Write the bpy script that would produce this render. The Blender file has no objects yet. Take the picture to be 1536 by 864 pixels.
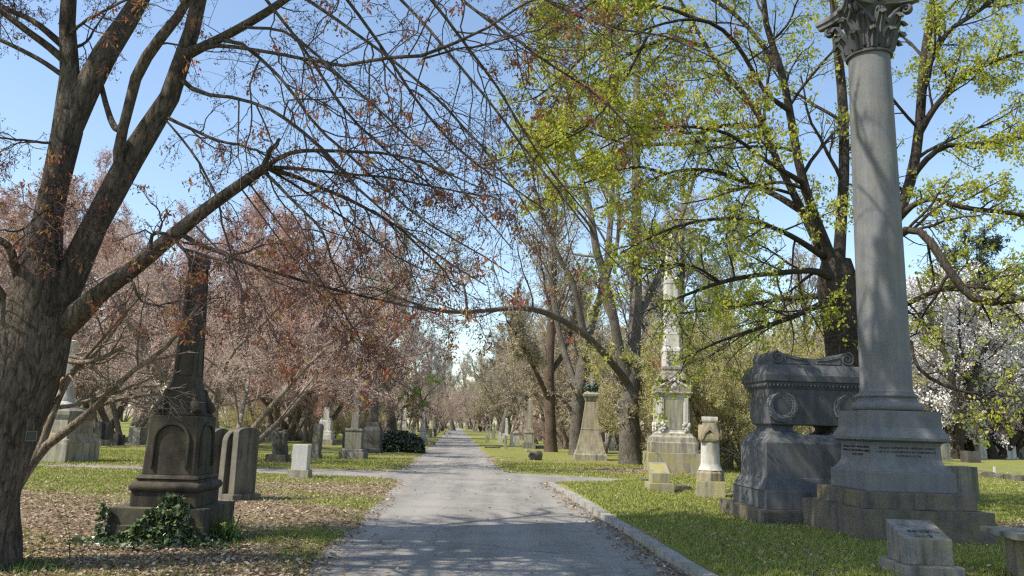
import bpy, bmesh, math, random
import numpy as np
from mathutils import Vector, Matrix
random.seed(7)
SC = bpy.context.scene
COL = SC.collection
R_ = math.radians
# ---------------------------------------------------------------- camera
F_PX, CX, CY = 1183.0, 768.0, 432.0
EYE = 1.62
PITCH, ROLL = R_(9.9), 0.030
FW = np.array([0, math.cos(PITCH), math.sin(PITCH)])
UP = np.array([0, -math.sin(PITCH), math.cos(PITCH)])
RT = np.array([1.0, 0, 0])
def ray(px, py):
    u, v = (px-CX)/F_PX, (CY-py)/F_PX
    c, s = math.cos(ROLL), math.sin(ROLL)
    return FW + (u*c - v*s)*RT + (u*s + v*c)*UP
def at(px, py, Y):
    "world point seen at photo pixel px,py standing Y metres ahead"
    d = ray(px, py)
    return np.array([0, 0, EYE]) + d*(Y/d[1])
def gnd(px, py, z=0.03):
    d = ray(px, py)
    return np.array([0, 0, EYE]) + d*((z-EYE)/d[2])
def depth(p):
    return float(np.dot(np.asarray(p)-np.array([0, 0, EYE]), FW))
def mpp(p):
    "metres per photo pixel at p"
    return depth(p)/F_PX
def pw(px, Y):
    return px*(Y*math.cos(PITCH)-0.2)/F_PX
ROAD_A = R_(3.68)
RD = np.array([-math.sin(ROAD_A), math.cos(ROAD_A)])
RN = np.array([math.cos(ROAD_A), math.sin(ROAD_A)])
cam = bpy.data.cameras.new('camera')
co = bpy.data.objects.new('camera', cam); COL.objects.link(co)
Rc = math.cos(ROLL)*RT + math.sin(ROLL)*UP
Uc = -math.sin(ROLL)*RT + math.cos(ROLL)*UP
m = Matrix.Identity(4)
for i in range(3):
    m[i][0], m[i][1], m[i][2] = Rc[i], Uc[i], -FW[i]
m[2][3] = EYE
co.matrix_world = m
cam.sensor_width = 36; cam.lens = 36*F_PX/1536; cam.clip_start = 0.1; cam.clip_end = 3000
SC.camera = co
# ---------------------------------------------------------------- light
w = bpy.data.worlds.new('World'); SC.world = w; w.use_nodes = True
nt = w.node_tree
sky = nt.nodes.new('ShaderNodeTexSky'); sky.sky_type = 'NISHITA'; sky.sun_disc = False
SUN_AZ = math.atan2(-0.90, -0.43); SUN_EL = R_(50)
sky.sun_elevation = SUN_EL; sky.sun_rotation = SUN_AZ % (2*math.pi)
sky.air_density = 1.15; sky.dust_density = 0.8; sky.ozone_density = 1.3
nt.links.new(sky.outputs[0], nt.nodes['Background'].inputs[0])
nt.nodes['Background'].inputs[1].default_value = 0.15
sl = bpy.data.lights.new('sun', 'SUN'); sl.energy = 4.3; sl.angle = R_(0.53); sl.color = (1.0, 0.93, 0.81)
so = bpy.data.objects.new('sun', sl); COL.objects.link(so)
sd = Vector((math.sin(SUN_AZ)*math.cos(SUN_EL), math.cos(SUN_AZ)*math.cos(SUN_EL), math.sin(SUN_EL)))
so.rotation_euler = sd.to_track_quat('Z', 'Y').to_euler()
SC.view_settings.view_transform = 'Standard'; SC.view_settings.look = 'None'
SC.view_settings.gamma = 1.0; SC.view_settings.use_curve_mapping = False
SC.view_settings.exposure = 0.62
SC.render.engine = 'CYCLES'
cy = SC.cycles
cy.max_bounces = 5; cy.diffuse_bounces = 3; cy.glossy_bounces = 1; cy.transmission_bounces = 3; cy.transparent_max_bounces = 4
cy.caustics_reflective = False; cy.caustics_refractive = False
cy.use_denoising = False
cy.use_adaptive_sampling = False
cy.filter_width = 1.3
# ---------------------------------------------------------------- objects
def tag(o, label=None, cat=None, group=None, kind=None):
    if label: o['label'] = label
    if cat: o['category'] = cat
    if group: o['group'] = group
    if kind: o['kind'] = kind
    return o
def thing(name, loc, label, cat, group=None, rz=0.0):
    o = bpy.data.objects.new(name, None); COL.objects.link(o)
    o.empty_display_size = 0.2
    o.location = loc; o.rotation_euler = (0, 0, rz)
    return tag(o, label, cat, group)
def link(name, me, mats, parent=None, loc=None):
    for k in (mats if isinstance(mats, (list, tuple)) else [mats]):
        me.materials.append(k)
    o = bpy.data.objects.new(name, me); COL.objects.link(o)
    if parent is not None: o.parent = parent
    if loc is not None: o.location = loc
    return o
def np_mesh(name, V, quads=None, tris=None, mat_q=None, mat_t=None, smooth=True):
    me = bpy.data.meshes.new(name)
    V = np.ascontiguousarray(V, dtype=np.float32)
    nq = 0 if quads is None else len(quads); n3 = 0 if tris is None else len(tris)
    me.vertices.add(len(V)); me.vertices.foreach_set('co', V.ravel())
    li, st, mi = [], [], []
    if nq:
        li.append(np.asarray(quads, dtype=np.int32).ravel()); st.append(np.arange(nq)*4)
        mi.append(np.zeros(nq, np.int32) if mat_q is None else np.asarray(mat_q))
    if n3:
        li.append(np.asarray(tris, dtype=np.int32).ravel()); st.append(nq*4+np.arange(n3)*3)
        mi.append(np.zeros(n3, np.int32) if mat_t is None else np.asarray(mat_t))
    li = np.concatenate(li); st = np.concatenate(st).astype(np.int32)
    me.loops.add(len(li)); me.loops.foreach_set('vertex_index', li)
    me.polygons.add(nq+n3); me.polygons.foreach_set('loop_start', st)
    me.polygons.foreach_set('material_index', np.concatenate(mi).astype(np.int32))
    sm = np.full(nq+n3, smooth) if isinstance(smooth, bool) else np.asarray(smooth)
    me.polygons.foreach_set('use_smooth', sm.astype(bool))
    me.update(calc_edges=True); me.validate()
    return me
class MB:
    "collects solid shapes for ONE mesh"
    def __init__(s): s.bm = bmesh.new()
    def ring_stack(s, rings, cap=True):
        bm = s.bm; prev = None; first = None; n = len(rings[0])
        for r in rings:
            vs = [bm.verts.new(p) for p in r]
            if prev:
                for i in range(n):
                    bm.faces.new((prev[i], prev[(i+1) % n], vs[(i+1) % n], vs[i]))
            else: first = vs
            prev = vs
        if cap:
            bm.faces.new(list(reversed(first))); bm.faces.new(prev)
        return s
    def sq(s, prof, cx=0, cy=0, asp=1.0, cut=0.0):
        "square section profile [(half width, z)]; cut chamfers the corners"
        rings = []
        for h, z in prof:
            a, b = h, h*asp
            if cut:
                c = cut*h
                pts = [(-a+c, -b), (a-c, -b), (a, -b+c), (a, b-c), (a-c, b), (-a+c, b), (-a, b-c), (-a, -b+c)]
            else: pts = [(-a, -b), (a, -b), (a, b), (-a, b)]
            rings.append([(cx+x, cy+y, z) for x, y in pts])
        return s.ring_stack(rings)
    def rect(s, prof, cx=0, cy=0):
        "rectangular profile [(half x, half y, z)]"
        return s.ring_stack([[(cx-a, cy-b, z), (cx+a, cy-b, z), (cx+a, cy+b, z), (cx-a, cy+b, z)] for a, b, z in prof])
    def box(s, x0, x1, y0, y1, z0, z1):
        return s.ring_stack([[(x0, y0, z), (x1, y0, z), (x1, y1, z), (x0, y1, z)] for z in (z0, z1)])
    def lathe(s, prof, n=24, cx=0, cy=0):
        return s.ring_stack([[(cx+r*math.cos(2*math.pi*i/n), cy+r*math.sin(2*math.pi*i/n), z) for i in range(n)] for r, z in prof])
    def prism(s, pts, y0, y1):
        "outline in x,z (counter-clockwise seen from -y) pushed from y0 to y1"
        return s.ring_stack([[(x, y, z) for x, z in reversed(pts)] for y in (y0, y1)])
    def tube(s, pts, rad, n=8):
        pts = [Vector(p) for p in pts]; rings = []
        for i, p in enumerate(pts):
            t = (pts[min(i+1, len(pts)-1)]-pts[max(i-1, 0)]).normalized()
            ref = Vector((0, 1, 0)) if abs(t.y) < 0.9 else Vector((1, 0, 0))
            a = t.cross(ref).normalized(); b = t.cross(a)
            r = rad[i] if isinstance(rad, (list, tuple)) else rad
            rings.append([p+a*r*math.cos(2*math.pi*k/n)+b*r*math.sin(2*math.pi*k/n) for k in range(n)])
        return s.ring_stack(rings)
    def ball(s, c, r, sx=1, sy=1, sz=1, sub=1):
        mat = Matrix.Translation(c) @ Matrix.Diagonal((r*sx, r*sy, r*sz, 1))
        bmesh.ops.create_icosphere(s.bm, subdivisions=sub, radius=1, matrix=mat)
        return s
    def rough(s, amp, scale=3.0, cuts=3, seed=0):
        "breaks flat faces up into an uneven, rock-like surface"
        bmesh.ops.subdivide_edges(s.bm, edges=s.bm.edges[:], cuts=cuts, use_grid_fill=True)
        from mathutils import noise
        for v in s.bm.verts:
            n = noise.noise_vector(v.co*scale+Vector((seed*7.1, 0, 0)))
            v.co += n*amp
        return s
    def build(s, name, mat, parent=None, bevel=0.0, seg=2, smooth=None, loc=None):
        bm = s.bm
        bmesh.ops.recalc_face_normals(bm, faces=bm.faces[:])
        if bevel:
            es = [e for e in bm.edges if len(e.link_faces) == 2 and e.calc_face_angle(0) > 0.5]
            bmesh.ops.bevel(bm, geom=es, offset=bevel, segments=seg, affect='EDGES', clamp_overlap=True, profile=0.6)
        me = bpy.data.meshes.new(name)
        bm.to_mesh(me); bm.free()
        if smooth is not None:
            me.polygons.foreach_set('use_smooth', [True]*len(me.polygons))
            me.set_sharp_from_angle(angle=R_(smooth))
        return link(name, me, mat, parent, loc)
# ---------------------------------------------------------------- materials
def newmat(name):
    m = bpy.data.materials.new(name); m.use_nodes = True
    t = m.node_tree; t.nodes.clear()
    out = t.nodes.new('ShaderNodeOutputMaterial')
    def N(tp, **kw):
        n = t.nodes.new('ShaderNode'+tp)
        for k, v in kw.items():
            if k in n.inputs: n.inputs[k].default_value = v
            else: setattr(n, k, v)
        return n
    def L(a, b): t.links.new(a, b)
    return m, N, L, out
def ramp(N, L, src, stops):
    r = N('ValToRGB'); e = r.color_ramp.elements
    while len(e) < len(stops): e.new(0.5)
    for el, (p, c) in zip(e, stops):
        el.position = p; el.color = (*c, 1) if len(c) == 3 else c
    L(src, r.inputs[0]); return r.outputs[0]
def grey(v): return (v, v, v)
def mixc(N, L, fac, a, b, mode='MIX'):
    n = N('MixRGB', blend_type=mode)
    for i, x in ((0, fac), (1, a), (2, b)):
        if hasattr(x, 'is_output'): L(x, n.inputs[i])
        elif i == 0: n.inputs[0].default_value = x
        else: n.inputs[i].default_value = (*x, 1)
    return n.outputs[0]
def stone(name, c1, c2, stain=(0.03, 0.027, 0.022), stain_amt=0.6, lichen=(0.30, 0.27, 0.06), lichen_amt=0.0, speck=0.35, bump=0.25, rough=0.85):
    m, N, L, out = newmat(name)
    tc = N('TexCoord'); oi = N('ObjectInfo')
    mu = N('VectorMath', operation='MULTIPLY_ADD'); L(oi.outputs['Random'], mu.inputs[0]); mu.inputs[1].default_value = (37, 53, 71)
    L(tc.outputs['Object'], mu.inputs[2]); v = mu.outputs[0]
    n1 = N('TexNoise', Scale=1.7, Detail=6.0, Roughness=0.65); L(v, n1.inputs['Vector'])
    col = mixc(N, L, ramp(N, L, n1.outputs[0], [(0.32, grey(0)), (0.68, grey(1))]), c1, c2)
    mp = N('Mapping'); mp.inputs['Scale'].default_value = (7, 7, 0.55); L(v, mp.inputs[0])
    n2 = N('TexNoise', Scale=1.0, Detail=5.0, Roughness=0.6); L(mp.outputs[0], n2.inputs['Vector'])
    col = mixc(N, L, ramp(N, L, n2.outputs[0], [(0.42, grey(0)), (0.66, grey(stain_amt))]), col, stain)
    n5 = N('TexNoise', Scale=5.5, Detail=8.0, Roughness=0.7); L(v, n5.inputs['Vector'])
    col = mixc(N, L, ramp(N, L, n5.outputs[0], [(0.52, grey(0)), (0.75, grey(stain_amt*0.55))]), col, stain)
    if lichen_amt:
        n3 = N('TexNoise', Scale=2.3, Detail=9.0, Roughness=0.62); L(v, n3.inputs['Vector'])
        ge = N('NewGeometry'); sx = N('SeparateXYZ'); L(ge.outputs['Normal'], sx.inputs[0])
        up = N('MapRange'); up.inputs['From Min'].default_value = -0.6; up.inputs['From Max'].default_value = 0.9
        L(sx.outputs[2], up.inputs[0])
        f = ramp(N, L, n3.outputs[0], [(0.46, grey(0)), (0.62, grey(lichen_amt))])
        f2 = N('Math', operation='MULTIPLY'); L(f, f2.inputs[0]); L(up.outputs[0], f2.inputs[1])
        f3 = N('Math', operation='MULTIPLY_ADD'); L(f2.outputs[0], f3.inputs[0]); f3.inputs[1].default_value = 0.9; L(f, f3.inputs[2])
        f4 = N('Math', operation='MINIMUM'); L(f3.outputs[0], f4.inputs[0]); f4.inputs[1].default_value = 0.9
        col = mixc(N, L, f4.outputs[0], col, lichen)
    n4 = N('TexNoise', Scale=95.0, Detail=3.0, Roughness=0.7); L(v, n4.inputs['Vector'])
    col = mixc(N, L, 1.0, col, ramp(N, L, n4.outputs[0], [(0.3, grey(1-speck)), (0.7, grey(1+speck*0.5))]), 'MULTIPLY')
    b = N('BsdfPrincipled', Roughness=rough); b.inputs['Specular IOR Level'].default_value = 0.3
    L(col, b.inputs['Base Color'])
    ad = N('Math', operation='MULTIPLY_ADD'); L(n5.outputs[0], ad.inputs[0]); ad.inputs[1].default_value = 2.5; L(n4.outputs[0], ad.inputs[2])
    bp = N('Bump', Strength=bump, Distance=0.012); L(ad.outputs[0], bp.inputs['Height']); L(bp.outputs[0], b.inputs['Normal'])
    L(b.outputs[0], out.inputs[0]); return m
def bark(name, c1, c2, moss=None, scale=1.0, bump=0.6):
    m, N, L, out = newmat(name)
    tc = N('TexCoord'); v = tc.outputs['Object']
    mp = N('Mapping'); mp.inputs['Scale'].default_value = (11*scale, 11*scale, 2.6*scale); L(v, mp.inputs[0])
    n1 = N('TexNoise', Scale=1.6, Detail=9.0, Roughness=0.68, Distortion=1.2); L(mp.outputs[0], n1.inputs['Vector'])
    n2 = N('TexNoise', Scale=1.1*scale, Detail=4.0); L(v, n2.inputs['Vector'])
    col = mixc(N, L, ramp(N, L, n1.outputs[0], [(0.34, grey(0)), (0.66, grey(1))]), c1, c2)
    col = mixc(N, L, 1.0, col, ramp(N, L, n2.outputs[0], [(0.3, grey(0.65)), (0.7, grey(1.2))]), 'MULTIPLY')
    vo = N('TexVoronoi', Scale=1.0, feature='DISTANCE_TO_EDGE'); m2 = N('Mapping'); m2.inputs['Scale'].default_value = (16*scale, 16*scale, 3.2*scale)
    L(mixc(N, L, 0.10, v, n1.outputs['Color']), m2.inputs[0]); L(m2.outputs[0], vo.inputs['Vector'])
    col = mixc(N, L, 1.0, col, ramp(N, L, vo.outputs['Distance'], [(0.0, grey(0.45)), (0.10, grey(1.0))]), 'MULTIPLY')
    if moss:
        n3 = N('TexNoise', Scale=2.0*scale, Detail=7.0); L(v, n3.inputs['Vector'])
        col = mixc(N, L, ramp(N, L, n3.outputs[0], [(0.5, grey(0)), (0.68, grey(0.6))]), col, moss)
    b = N('BsdfPrincipled', Roughness=0.9); b.inputs['Specular IOR Level'].default_value = 0.15
    L(col, b.inputs['Base Color'])
    bp = N('Bump', Strength=1.0, Distance=0.055*bump/0.6); L(n1.outputs[0], bp.inputs['Height']); L(bp.outputs[0], b.inputs['Normal'])
    L(b.outputs[0], out.inputs[0]); return m
def leafmat(name, stops, trans=0.35, gloss=False):
    m, N, L, out = newmat(name)
    g = N('NewGeometry')
    col = ramp(N, L, g.outputs['Random Per Island'], stops)
    d = N('BsdfDiffuse'); L(col, d.inputs[0])
    tr = N('BsdfTranslucent'); L(col, tr.inputs[0])
    mx = N('MixShader'); mx.inputs[0].default_value = trans
    L(d.outputs[0], mx.inputs[1]); L(tr.outputs[0], mx.inputs[2]); res = mx.outputs[0]
    if gloss:
        gl = N('BsdfGlossy', Roughness=0.35); gl.inputs[0].default_value = (1, 1, 1, 1)
        m2 = N('MixShader'); m2.inputs[0].default_value = 0.07
        L(res, m2.inputs[1]); L(gl.outputs[0], m2.inputs[2]); res = m2.outputs[0]
    L(res, out.inputs[0]); return m
def flat(name, c, rough=0.7):
    m, N, L, out = newmat(name)
    tc = N('TexCoord'); n = N('TexNoise', Scale=30.0, Detail=4.0); L(tc.outputs['Object'], n.inputs['Vector'])
    col = mixc(N, L, 1.0, c, ramp(N, L, n.outputs[0], [(0.3, grey(0.75)), (0.7, grey(1.15))]), 'MULTIPLY')
    b = N('BsdfPrincipled', Roughness=rough); L(col, b.inputs['Base Color']); L(b.outputs[0], out.inputs[0]); return m
M = {}
M['granite'] = stone('grey_granite', (0.15, 0.158, 0.17), (0.205, 0.21, 0.215), stain=(0.06, 0.065, 0.07), stain_amt=0.36, lichen=(0.20, 0.19, 0.14), lichen_amt=0.25, speck=0.3)
M['granite_dark'] = stone('dark_granite', (0.085, 0.092, 0.103), (0.135, 0.142, 0.152), stain=(0.03, 0.033, 0.036), stain_amt=0.42, lichen=(0.17, 0.16, 0.10), lichen_amt=0.12, speck=0.28, bump=0.12)
M['foundation'] = stone('lichened_foundation', (0.115, 0.106, 0.092), (0.185, 0.162, 0.128), stain=(0.045, 0.043, 0.04), stain_amt=0.6, lichen=(0.21, 0.175, 0.09), lichen_amt=0.4, bump=0.6)
M['foundation_dark'] = stone('dark_foundation', (0.075, 0.066, 0.052), (0.115, 0.10, 0.075), stain=(0.03, 0.028, 0.025), stain_amt=0.9, lichen=(0.16, 0.15, 0.07), lichen_amt=0.4, bump=0.5)
M['brownstone'] = stone('brownstone', (0.058, 0.049, 0.039), (0.092, 0.077, 0.059), stain=(0.028, 0.024, 0.021), stain_amt=0.85, lichen=(0.15, 0.14, 0.08), lichen_amt=0.25, bump=0.4)
M['marble'] = stone('weathered_marble', (0.54, 0.52, 0.47), (0.68, 0.66, 0.61), stain=(0.15, 0.145, 0.13), stain_amt=0.55, lichen=(0.36, 0.35, 0.22), lichen_amt=0.15)
M['pale_stone'] = stone('clean_pale_stone', (0.50, 0.49, 0.46), (0.58, 0.57, 0.54), stain=(0.25, 0.24, 0.22), stain_amt=0.3)
M['kerb_stone'] = stone('kerb_stone', (0.33, 0.31, 0.28), (0.42, 0.40, 0.365), stain=(0.10, 0.095, 0.085), stain_amt=0.55, lichen=(0.28, 0.27, 0.17), lichen_amt=0.25, bump=0.5)
M['limestone'] = stone('weathered_limestone', (0.30, 0.275, 0.22), (0.43, 0.40, 0.33), stain=(0.07, 0.065, 0.055), stain_amt=0.8, lichen=(0.30, 0.28, 0.13), lichen_amt=0.35)
M['yellowed'] = stone('yellow_lichened_stone', (0.30, 0.28, 0.20), (0.38, 0.35, 0.24), stain=(0.10, 0.095, 0.08), stain_amt=0.6, lichen=(0.34, 0.30, 0.10), lichen_amt=0.7)
M['tan_stone'] = stone('tan_stone', (0.27, 0.23, 0.165), (0.36, 0.31, 0.23), stain=(0.07, 0.06, 0.05), stain_amt=0.7, lichen=(0.30, 0.27, 0.12), lichen_amt=0.4)
M['grey_stone'] = stone('grey_stone', (0.20, 0.19, 0.17), (0.29, 0.275, 0.245), stain=(0.05, 0.048, 0.044), stain_amt=0.8, lichen=(0.24, 0.23, 0.13), lichen_amt=0.35)
M['tablet_stone'] = stone('worn_tablet_stone', (0.11, 0.10, 0.085), (0.19, 0.17, 0.14), stain=(0.035, 0.033, 0.03), stain_amt=0.9, lichen=(0.20, 0.19, 0.11), lichen_amt=0.3)
M['dark_stone'] = stone('dark_stone', (0.075, 0.07, 0.065), (0.125, 0.118, 0.108), stain=(0.03, 0.028, 0.026), stain_amt=0.7, lichen=(0.14, 0.13, 0.08), lichen_amt=0.3)
M['rock'] = stone('rough_rock', (0.11, 0.10, 0.09), (0.24, 0.22, 0.19), stain=(0.035, 0.033, 0.03), stain_amt=0.9, lichen=(0.24, 0.22, 0.12), lichen_amt=0.4, bump=0.9)
M['verdigris'] = flat('verdigris', (0.06, 0.10, 0.075))
M['incised'] = flat('incised_letters', (0.045, 0.045, 0.042))
M['plate'] = flat('dark_plate', (0.02, 0.025, 0.022), 0.4)
M['plate_rim'] = flat('plate_rim', (0.12, 0.13, 0.12), 0.4)
M['bark_maple'] = bark('maple_bark', (0.050, 0.041, 0.033), (0.215, 0.178, 0.138))
M['bark_dark'] = bark('dark_bark', (0.036, 0.031, 0.026), (0.11, 0.092, 0.073))
M['bark_green'] = bark('mossy_bark', (0.07, 0.06, 0.045), (0.17, 0.15, 0.11), moss=(0.10, 0.105, 0.05))
M['bark_grey'] = bark('grey_bark', (0.10, 0.088, 0.072), (0.22, 0.195, 0.16))
M['bark_ruddy'] = bark('ruddy_bark', (0.085, 0.06, 0.045), (0.21, 0.155, 0.115), moss=(0.13, 0.10, 0.06))
M['bark_tan'] = bark('tan_bark', (0.24, 0.19, 0.14), (0.42, 0.35, 0.27))
M['bark_pale'] = bark('pale_twig_bark', (0.22, 0.18, 0.14), (0.36, 0.30, 0.24))
M['twig_dark'] = flat('dark_twig', (0.07, 0.052, 0.042), 0.85)
M['twig_red'] = flat('reddish_twig', (0.085, 0.06, 0.05), 0.85)
M['twig_tan'] = flat('tan_twig', (0.42, 0.35, 0.26), 0.85)
M['twig_pink'] = flat('pinkish_twig', (0.42, 0.32, 0.27), 0.85)
M['twig_grey'] = flat('grey_twig', (0.32, 0.285, 0.24), 0.85)
M['bud_red'] = leafmat('red_buds', [(0.0, (0.22, 0.075, 0.06)), (0.35, (0.36, 0.13, 0.095)), (0.65, (0.44, 0.22, 0.11)), (0.85, (0.46, 0.30, 0.10)), (1.0, (0.33, 0.30, 0.10))], 0.45)
M['bud_dull'] = leafmat('dull_buds', [(0.0, (0.075, 0.045, 0.045)), (0.6, (0.15, 0.085, 0.08)), (1.0, (0.22, 0.12, 0.10))])
M['leaf_spring'] = leafmat('spring_leaves', [(0.0, (0.32, 0.36, 0.05)), (0.5, (0.50, 0.51, 0.085)), (1.0, (0.64, 0.61, 0.15))], 0.5)
M['leaf_lime'] = leafmat('lime_leaves', [(0.0, (0.20, 0.28, 0.045)), (0.5, (0.30, 0.37, 0.06)), (1.0, (0.40, 0.45, 0.08))], 0.5)
M['leaf_green'] = leafmat('green_leaves', [(0.0, (0.10, 0.17, 0.03)), (0.5, (0.17, 0.26, 0.045)), (1.0, (0.26, 0.34, 0.06))], 0.4)
M['leaf_pink'] = leafmat('pinkish_spring_leaves', [(0.0, (0.38, 0.26, 0.22)), (0.5, (0.55, 0.41, 0.355)), (1.0, (0.66, 0.53, 0.47))], 0.3)
M['leaf_rust'] = leafmat('rusty_spring_leaves', [(0.0, (0.36, 0.20, 0.17)), (0.5, (0.52, 0.315, 0.265)), (1.0, (0.61, 0.42, 0.355))], 0.3)
M['leaf_olive'] = leafmat('olive_buds', [(0.0, (0.27, 0.235, 0.13)), (0.5, (0.42, 0.365, 0.22)), (1.0, (0.54, 0.48, 0.31))], 0.3)
M['leaf_yellow'] = leafmat('yellow_green_leaves', [(0.0, (0.36, 0.35, 0.10)), (0.5, (0.50, 0.48, 0.15)), (1.0, (0.60, 0.57, 0.23))], 0.45)
M['leaf_pale'] = leafmat('pale_green_buds', [(0.0, (0.26, 0.31, 0.20)), (1.0, (0.40, 0.45, 0.31))], 0.3)
M['leaf_grey'] = leafmat('grey_buds', [(0.0, (0.20, 0.17, 0.14)), (1.0, (0.36, 0.31, 0.25))], 0.2)
M['petal_white'] = leafmat('white_petals', [(0.0, (0.70, 0.66, 0.63)), (1.0, (0.86, 0.82, 0.79))], 0.3)
M['petal_pink'] = leafmat('pink_petals', [(0.0, (0.58, 0.42, 0.43)), (1.0, (0.78, 0.65, 0.65))], 0.3)
M['needle'] = leafmat('dark_needles', [(0.0, (0.020, 0.038, 0.022)), (1.0, (0.055, 0.085, 0.045))], 0.15)
M['boxwood'] = leafmat('shrub_leaves', [(0.0, (0.018, 0.030, 0.014)), (0.7, (0.04, 0.06, 0.026)), (1.0, (0.085, 0.11, 0.05))], 0.15, True)
M['ivy'] = leafmat('ivy_leaves', [(0.0, (0.04, 0.07, 0.028)), (0.6, (0.09, 0.14, 0.055)), (0.9, (0.18, 0.225, 0.095)), (1.0, (0.27, 0.23, 0.11))], 0.12, True)
M['grass'] = leafmat('grass_blades', [(0.0, (0.16, 0.21, 0.04)), (0.5, (0.25, 0.30, 0.06)), (0.8, (0.36, 0.36, 0.11)), (1.0, (0.46, 0.40, 0.22))], 0.3)
M['litter'] = leafmat('dead_leaves', [(0.0, (0.13, 0.085, 0.055)), (0.45, (0.27, 0.19, 0.125)), (0.8, (0.42, 0.325, 0.22)), (1.0, (0.58, 0.49, 0.36))], 0.15)
M['violet'] = leafmat('violet_petals', [(0.0, (0.055, 0.03, 0.20)), (1.0, (0.14, 0.08, 0.36))], 0.2)
M['daffodil'] = leafmat('daffodil_leaves', [(0.0, (0.06, 0.11, 0.03)), (1.0, (0.13, 0.20, 0.06))], 0.2)
M['daffodil_petal'] = leafmat('daffodil_petals', [(0.0, (0.70, 0.52, 0.10)), (1.0, (0.75, 0.62, 0.2))], 0.2)
# ---------------------------------------------------------------- ground, road, kerb
def st(x, y):
    return x*RD[0]+y*RD[1], x*RN[0]+y*RN[1]
def wnoise(x, y, f, seed=0):
    "cheap smooth noise in -1..1 from a few sines"
    r = np.random.default_rng(seed); o = 0; a = 0
    for k in range(6):
        th = r.uniform(0, 6.28); fr = f*r.uniform(0.6, 1.9); ph = r.uniform(0, 6.28)
        o = o + np.sin((x*math.cos(th)+y*math.sin(th))*fr*2*math.pi+ph); a += 1
    return o/a*1.6
def sstep(x, a, b):
    t = np.clip((x-a)/(b-a), 0, 1); return t*t*(3-2*t)
KERB_T0, KERB_END = 2.82, 23.2
def paved_d(s, t):
    "signed distance to the paving, negative on it"
    tl = -1.46-0.25*sstep(s, 20, 30)
    tr = KERB_T0-0.15-1.0*sstep(s, 22.5, 27.5)
    d1 = np.maximum(tl-t, t-tr)
    cs = 25.7+0.015*t
    hw = 1.75-0.9*sstep(-t, 2.5, 9)-1.6*sstep(-t, 10, 17)-2.4*sstep(t, 3.0, 7.5)
    d2 = np.abs(s-cs)-hw
    k = 1.6
    h = np.clip(0.5+0.5*(d2-d1)/k, 0, 1)
    return d2*(1-h)+d1*h-k*h*(1-h)
def ground_z(x, y):
    x = np.asarray(x, float); y = np.asarray(y, float)
    s, t = st(x, y)
    d = paved_d(s, t)+0.10*wnoise(x, y, 0.35, 3)+0.07*wnoise(x, y, 1.4, 4)
    z = -0.035+0.065*sstep(d, -0.12, 0.22)
    bump = 0.02*wnoise(x, y, 0.13, 5)+0.008*wnoise(x, y, 0.6, 6)
    z = z+bump*sstep(d, 0.1, 1.5)
    ker = sstep(t, KERB_T0+0.02, KERB_T0+0.10)*(1-sstep(s, KERB_END-2.0, KERB_END+0.6))
    lift = 0.085-0.10*sstep(y, 12.6, 14.6)*sstep(x, 3.2, 4.4)-0.055*sstep(x, 4.0, 5.0)*(1-sstep(y, 12.6, 14.6))
    z = z*(1-ker)+ker*(0.03+lift+bump)
    z = z+0.004*np.clip(x-14, 0, 60)*sstep(y, 15, 30)
    return z
def litter_w(x, y):
    "0 grass .. 1 dead leaves"
    def g(cx, cy, rx, ry, a): return a*np.exp(-(((x-cx)/rx)**2+((y-cy)/ry)**2))
    s, t = st(x, y)
    o = 0.30+0*x
    left = sstep(-t, 1.3, 1.9)
    o = o+left*(g(-5, 9, 7, 3.2, 0.55)+g(-4.6, 13.4, 6, 2.4, 0.46)+g(-4.2, 19.2, 3.8, 2.8, 0.52)+g(-12, 21, 5, 2.5, 0.2)+g(-13, 15, 7, 3, 0.5)-g(-9, 20.5, 3.6, 2.4, 0.30)-g(-1.9, 13, 0.5, 3.5, 0.3)-g(-3.0, 11.4, 1.2, 1.0, 0.35)-g(-2.2, 9.6, 0.7, 0.8, 0.3)-g(-2.6, 16.5, 0.8, 1.4, 0.25))
    far = sstep(y, 27, 30)
    o = o+far*(-0.05+g(5.2, 31, 3.2, 2.2, 0.65)+g(-9, 30, 6, 1.6, 0.25))
    right = sstep(t, 2.8, 3.0)*(1-far)
    o = o+right*(-0.16+g(10.5, 14.5, 2.4, 2.0, 0.85)+g(6.2, 22, 2.5, 1.5, 0.4)+g(3.6, 9.5, 0.8, 1.2, 0.12))
    edge = np.exp(-((paved_d(s, t)-0.05)/0.22)**2)
    o = o+0.22*edge*(1-right)
    o = o+0.17*wnoise(x, y, 0.28, 11)+0.13*wnoise(x, y, 0.9, 12)
    return np.clip(o, 0, 1)
def axis(a, b, fine0, fine1, h, g=1.18):
    v = list(np.arange(fine0, fine1+1e-6, h)); st_ = h; p = fine1
    while p < b: st_ *= g; p += st_; v.append(p)
    st_ = h; p = fine0
    while p > a: st_ *= g; p -= st_; v.insert(0, p)
    return np.array(v)
sa = axis(-60, 900, 7.0, 30.0, 0.16, 1.12)
ta = axis(-500, 500, -9.0, 9.0, 0.16, 1.12)
ta = np.sort(np.concatenate([ta[np.abs(ta-KERB_T0-0.05) > 0.14], [KERB_T0-0.02, KERB_T0+0.03, KERB_T0+0.09, KERB_T0+0.16]]))
SS, TT = np.meshgrid(sa, ta, indexing='ij')
GX = SS*RD[0]+TT*RN[0]; GY = SS*RD[1]+TT*RN[1]
GZ = ground_z(GX, GY)
nS, nT = SS.shape
I = np.arange(nS*nT).reshape(nS, nT)
Q = np.stack([I[:-1, :-1], I[:-1, 1:], I[1:, 1:], I[1:, :-1]], -1).reshape(-1, 4)
gme = np_mesh('ground', np.stack([GX, GY, GZ], -1).reshape(-1, 3), quads=Q)
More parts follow.
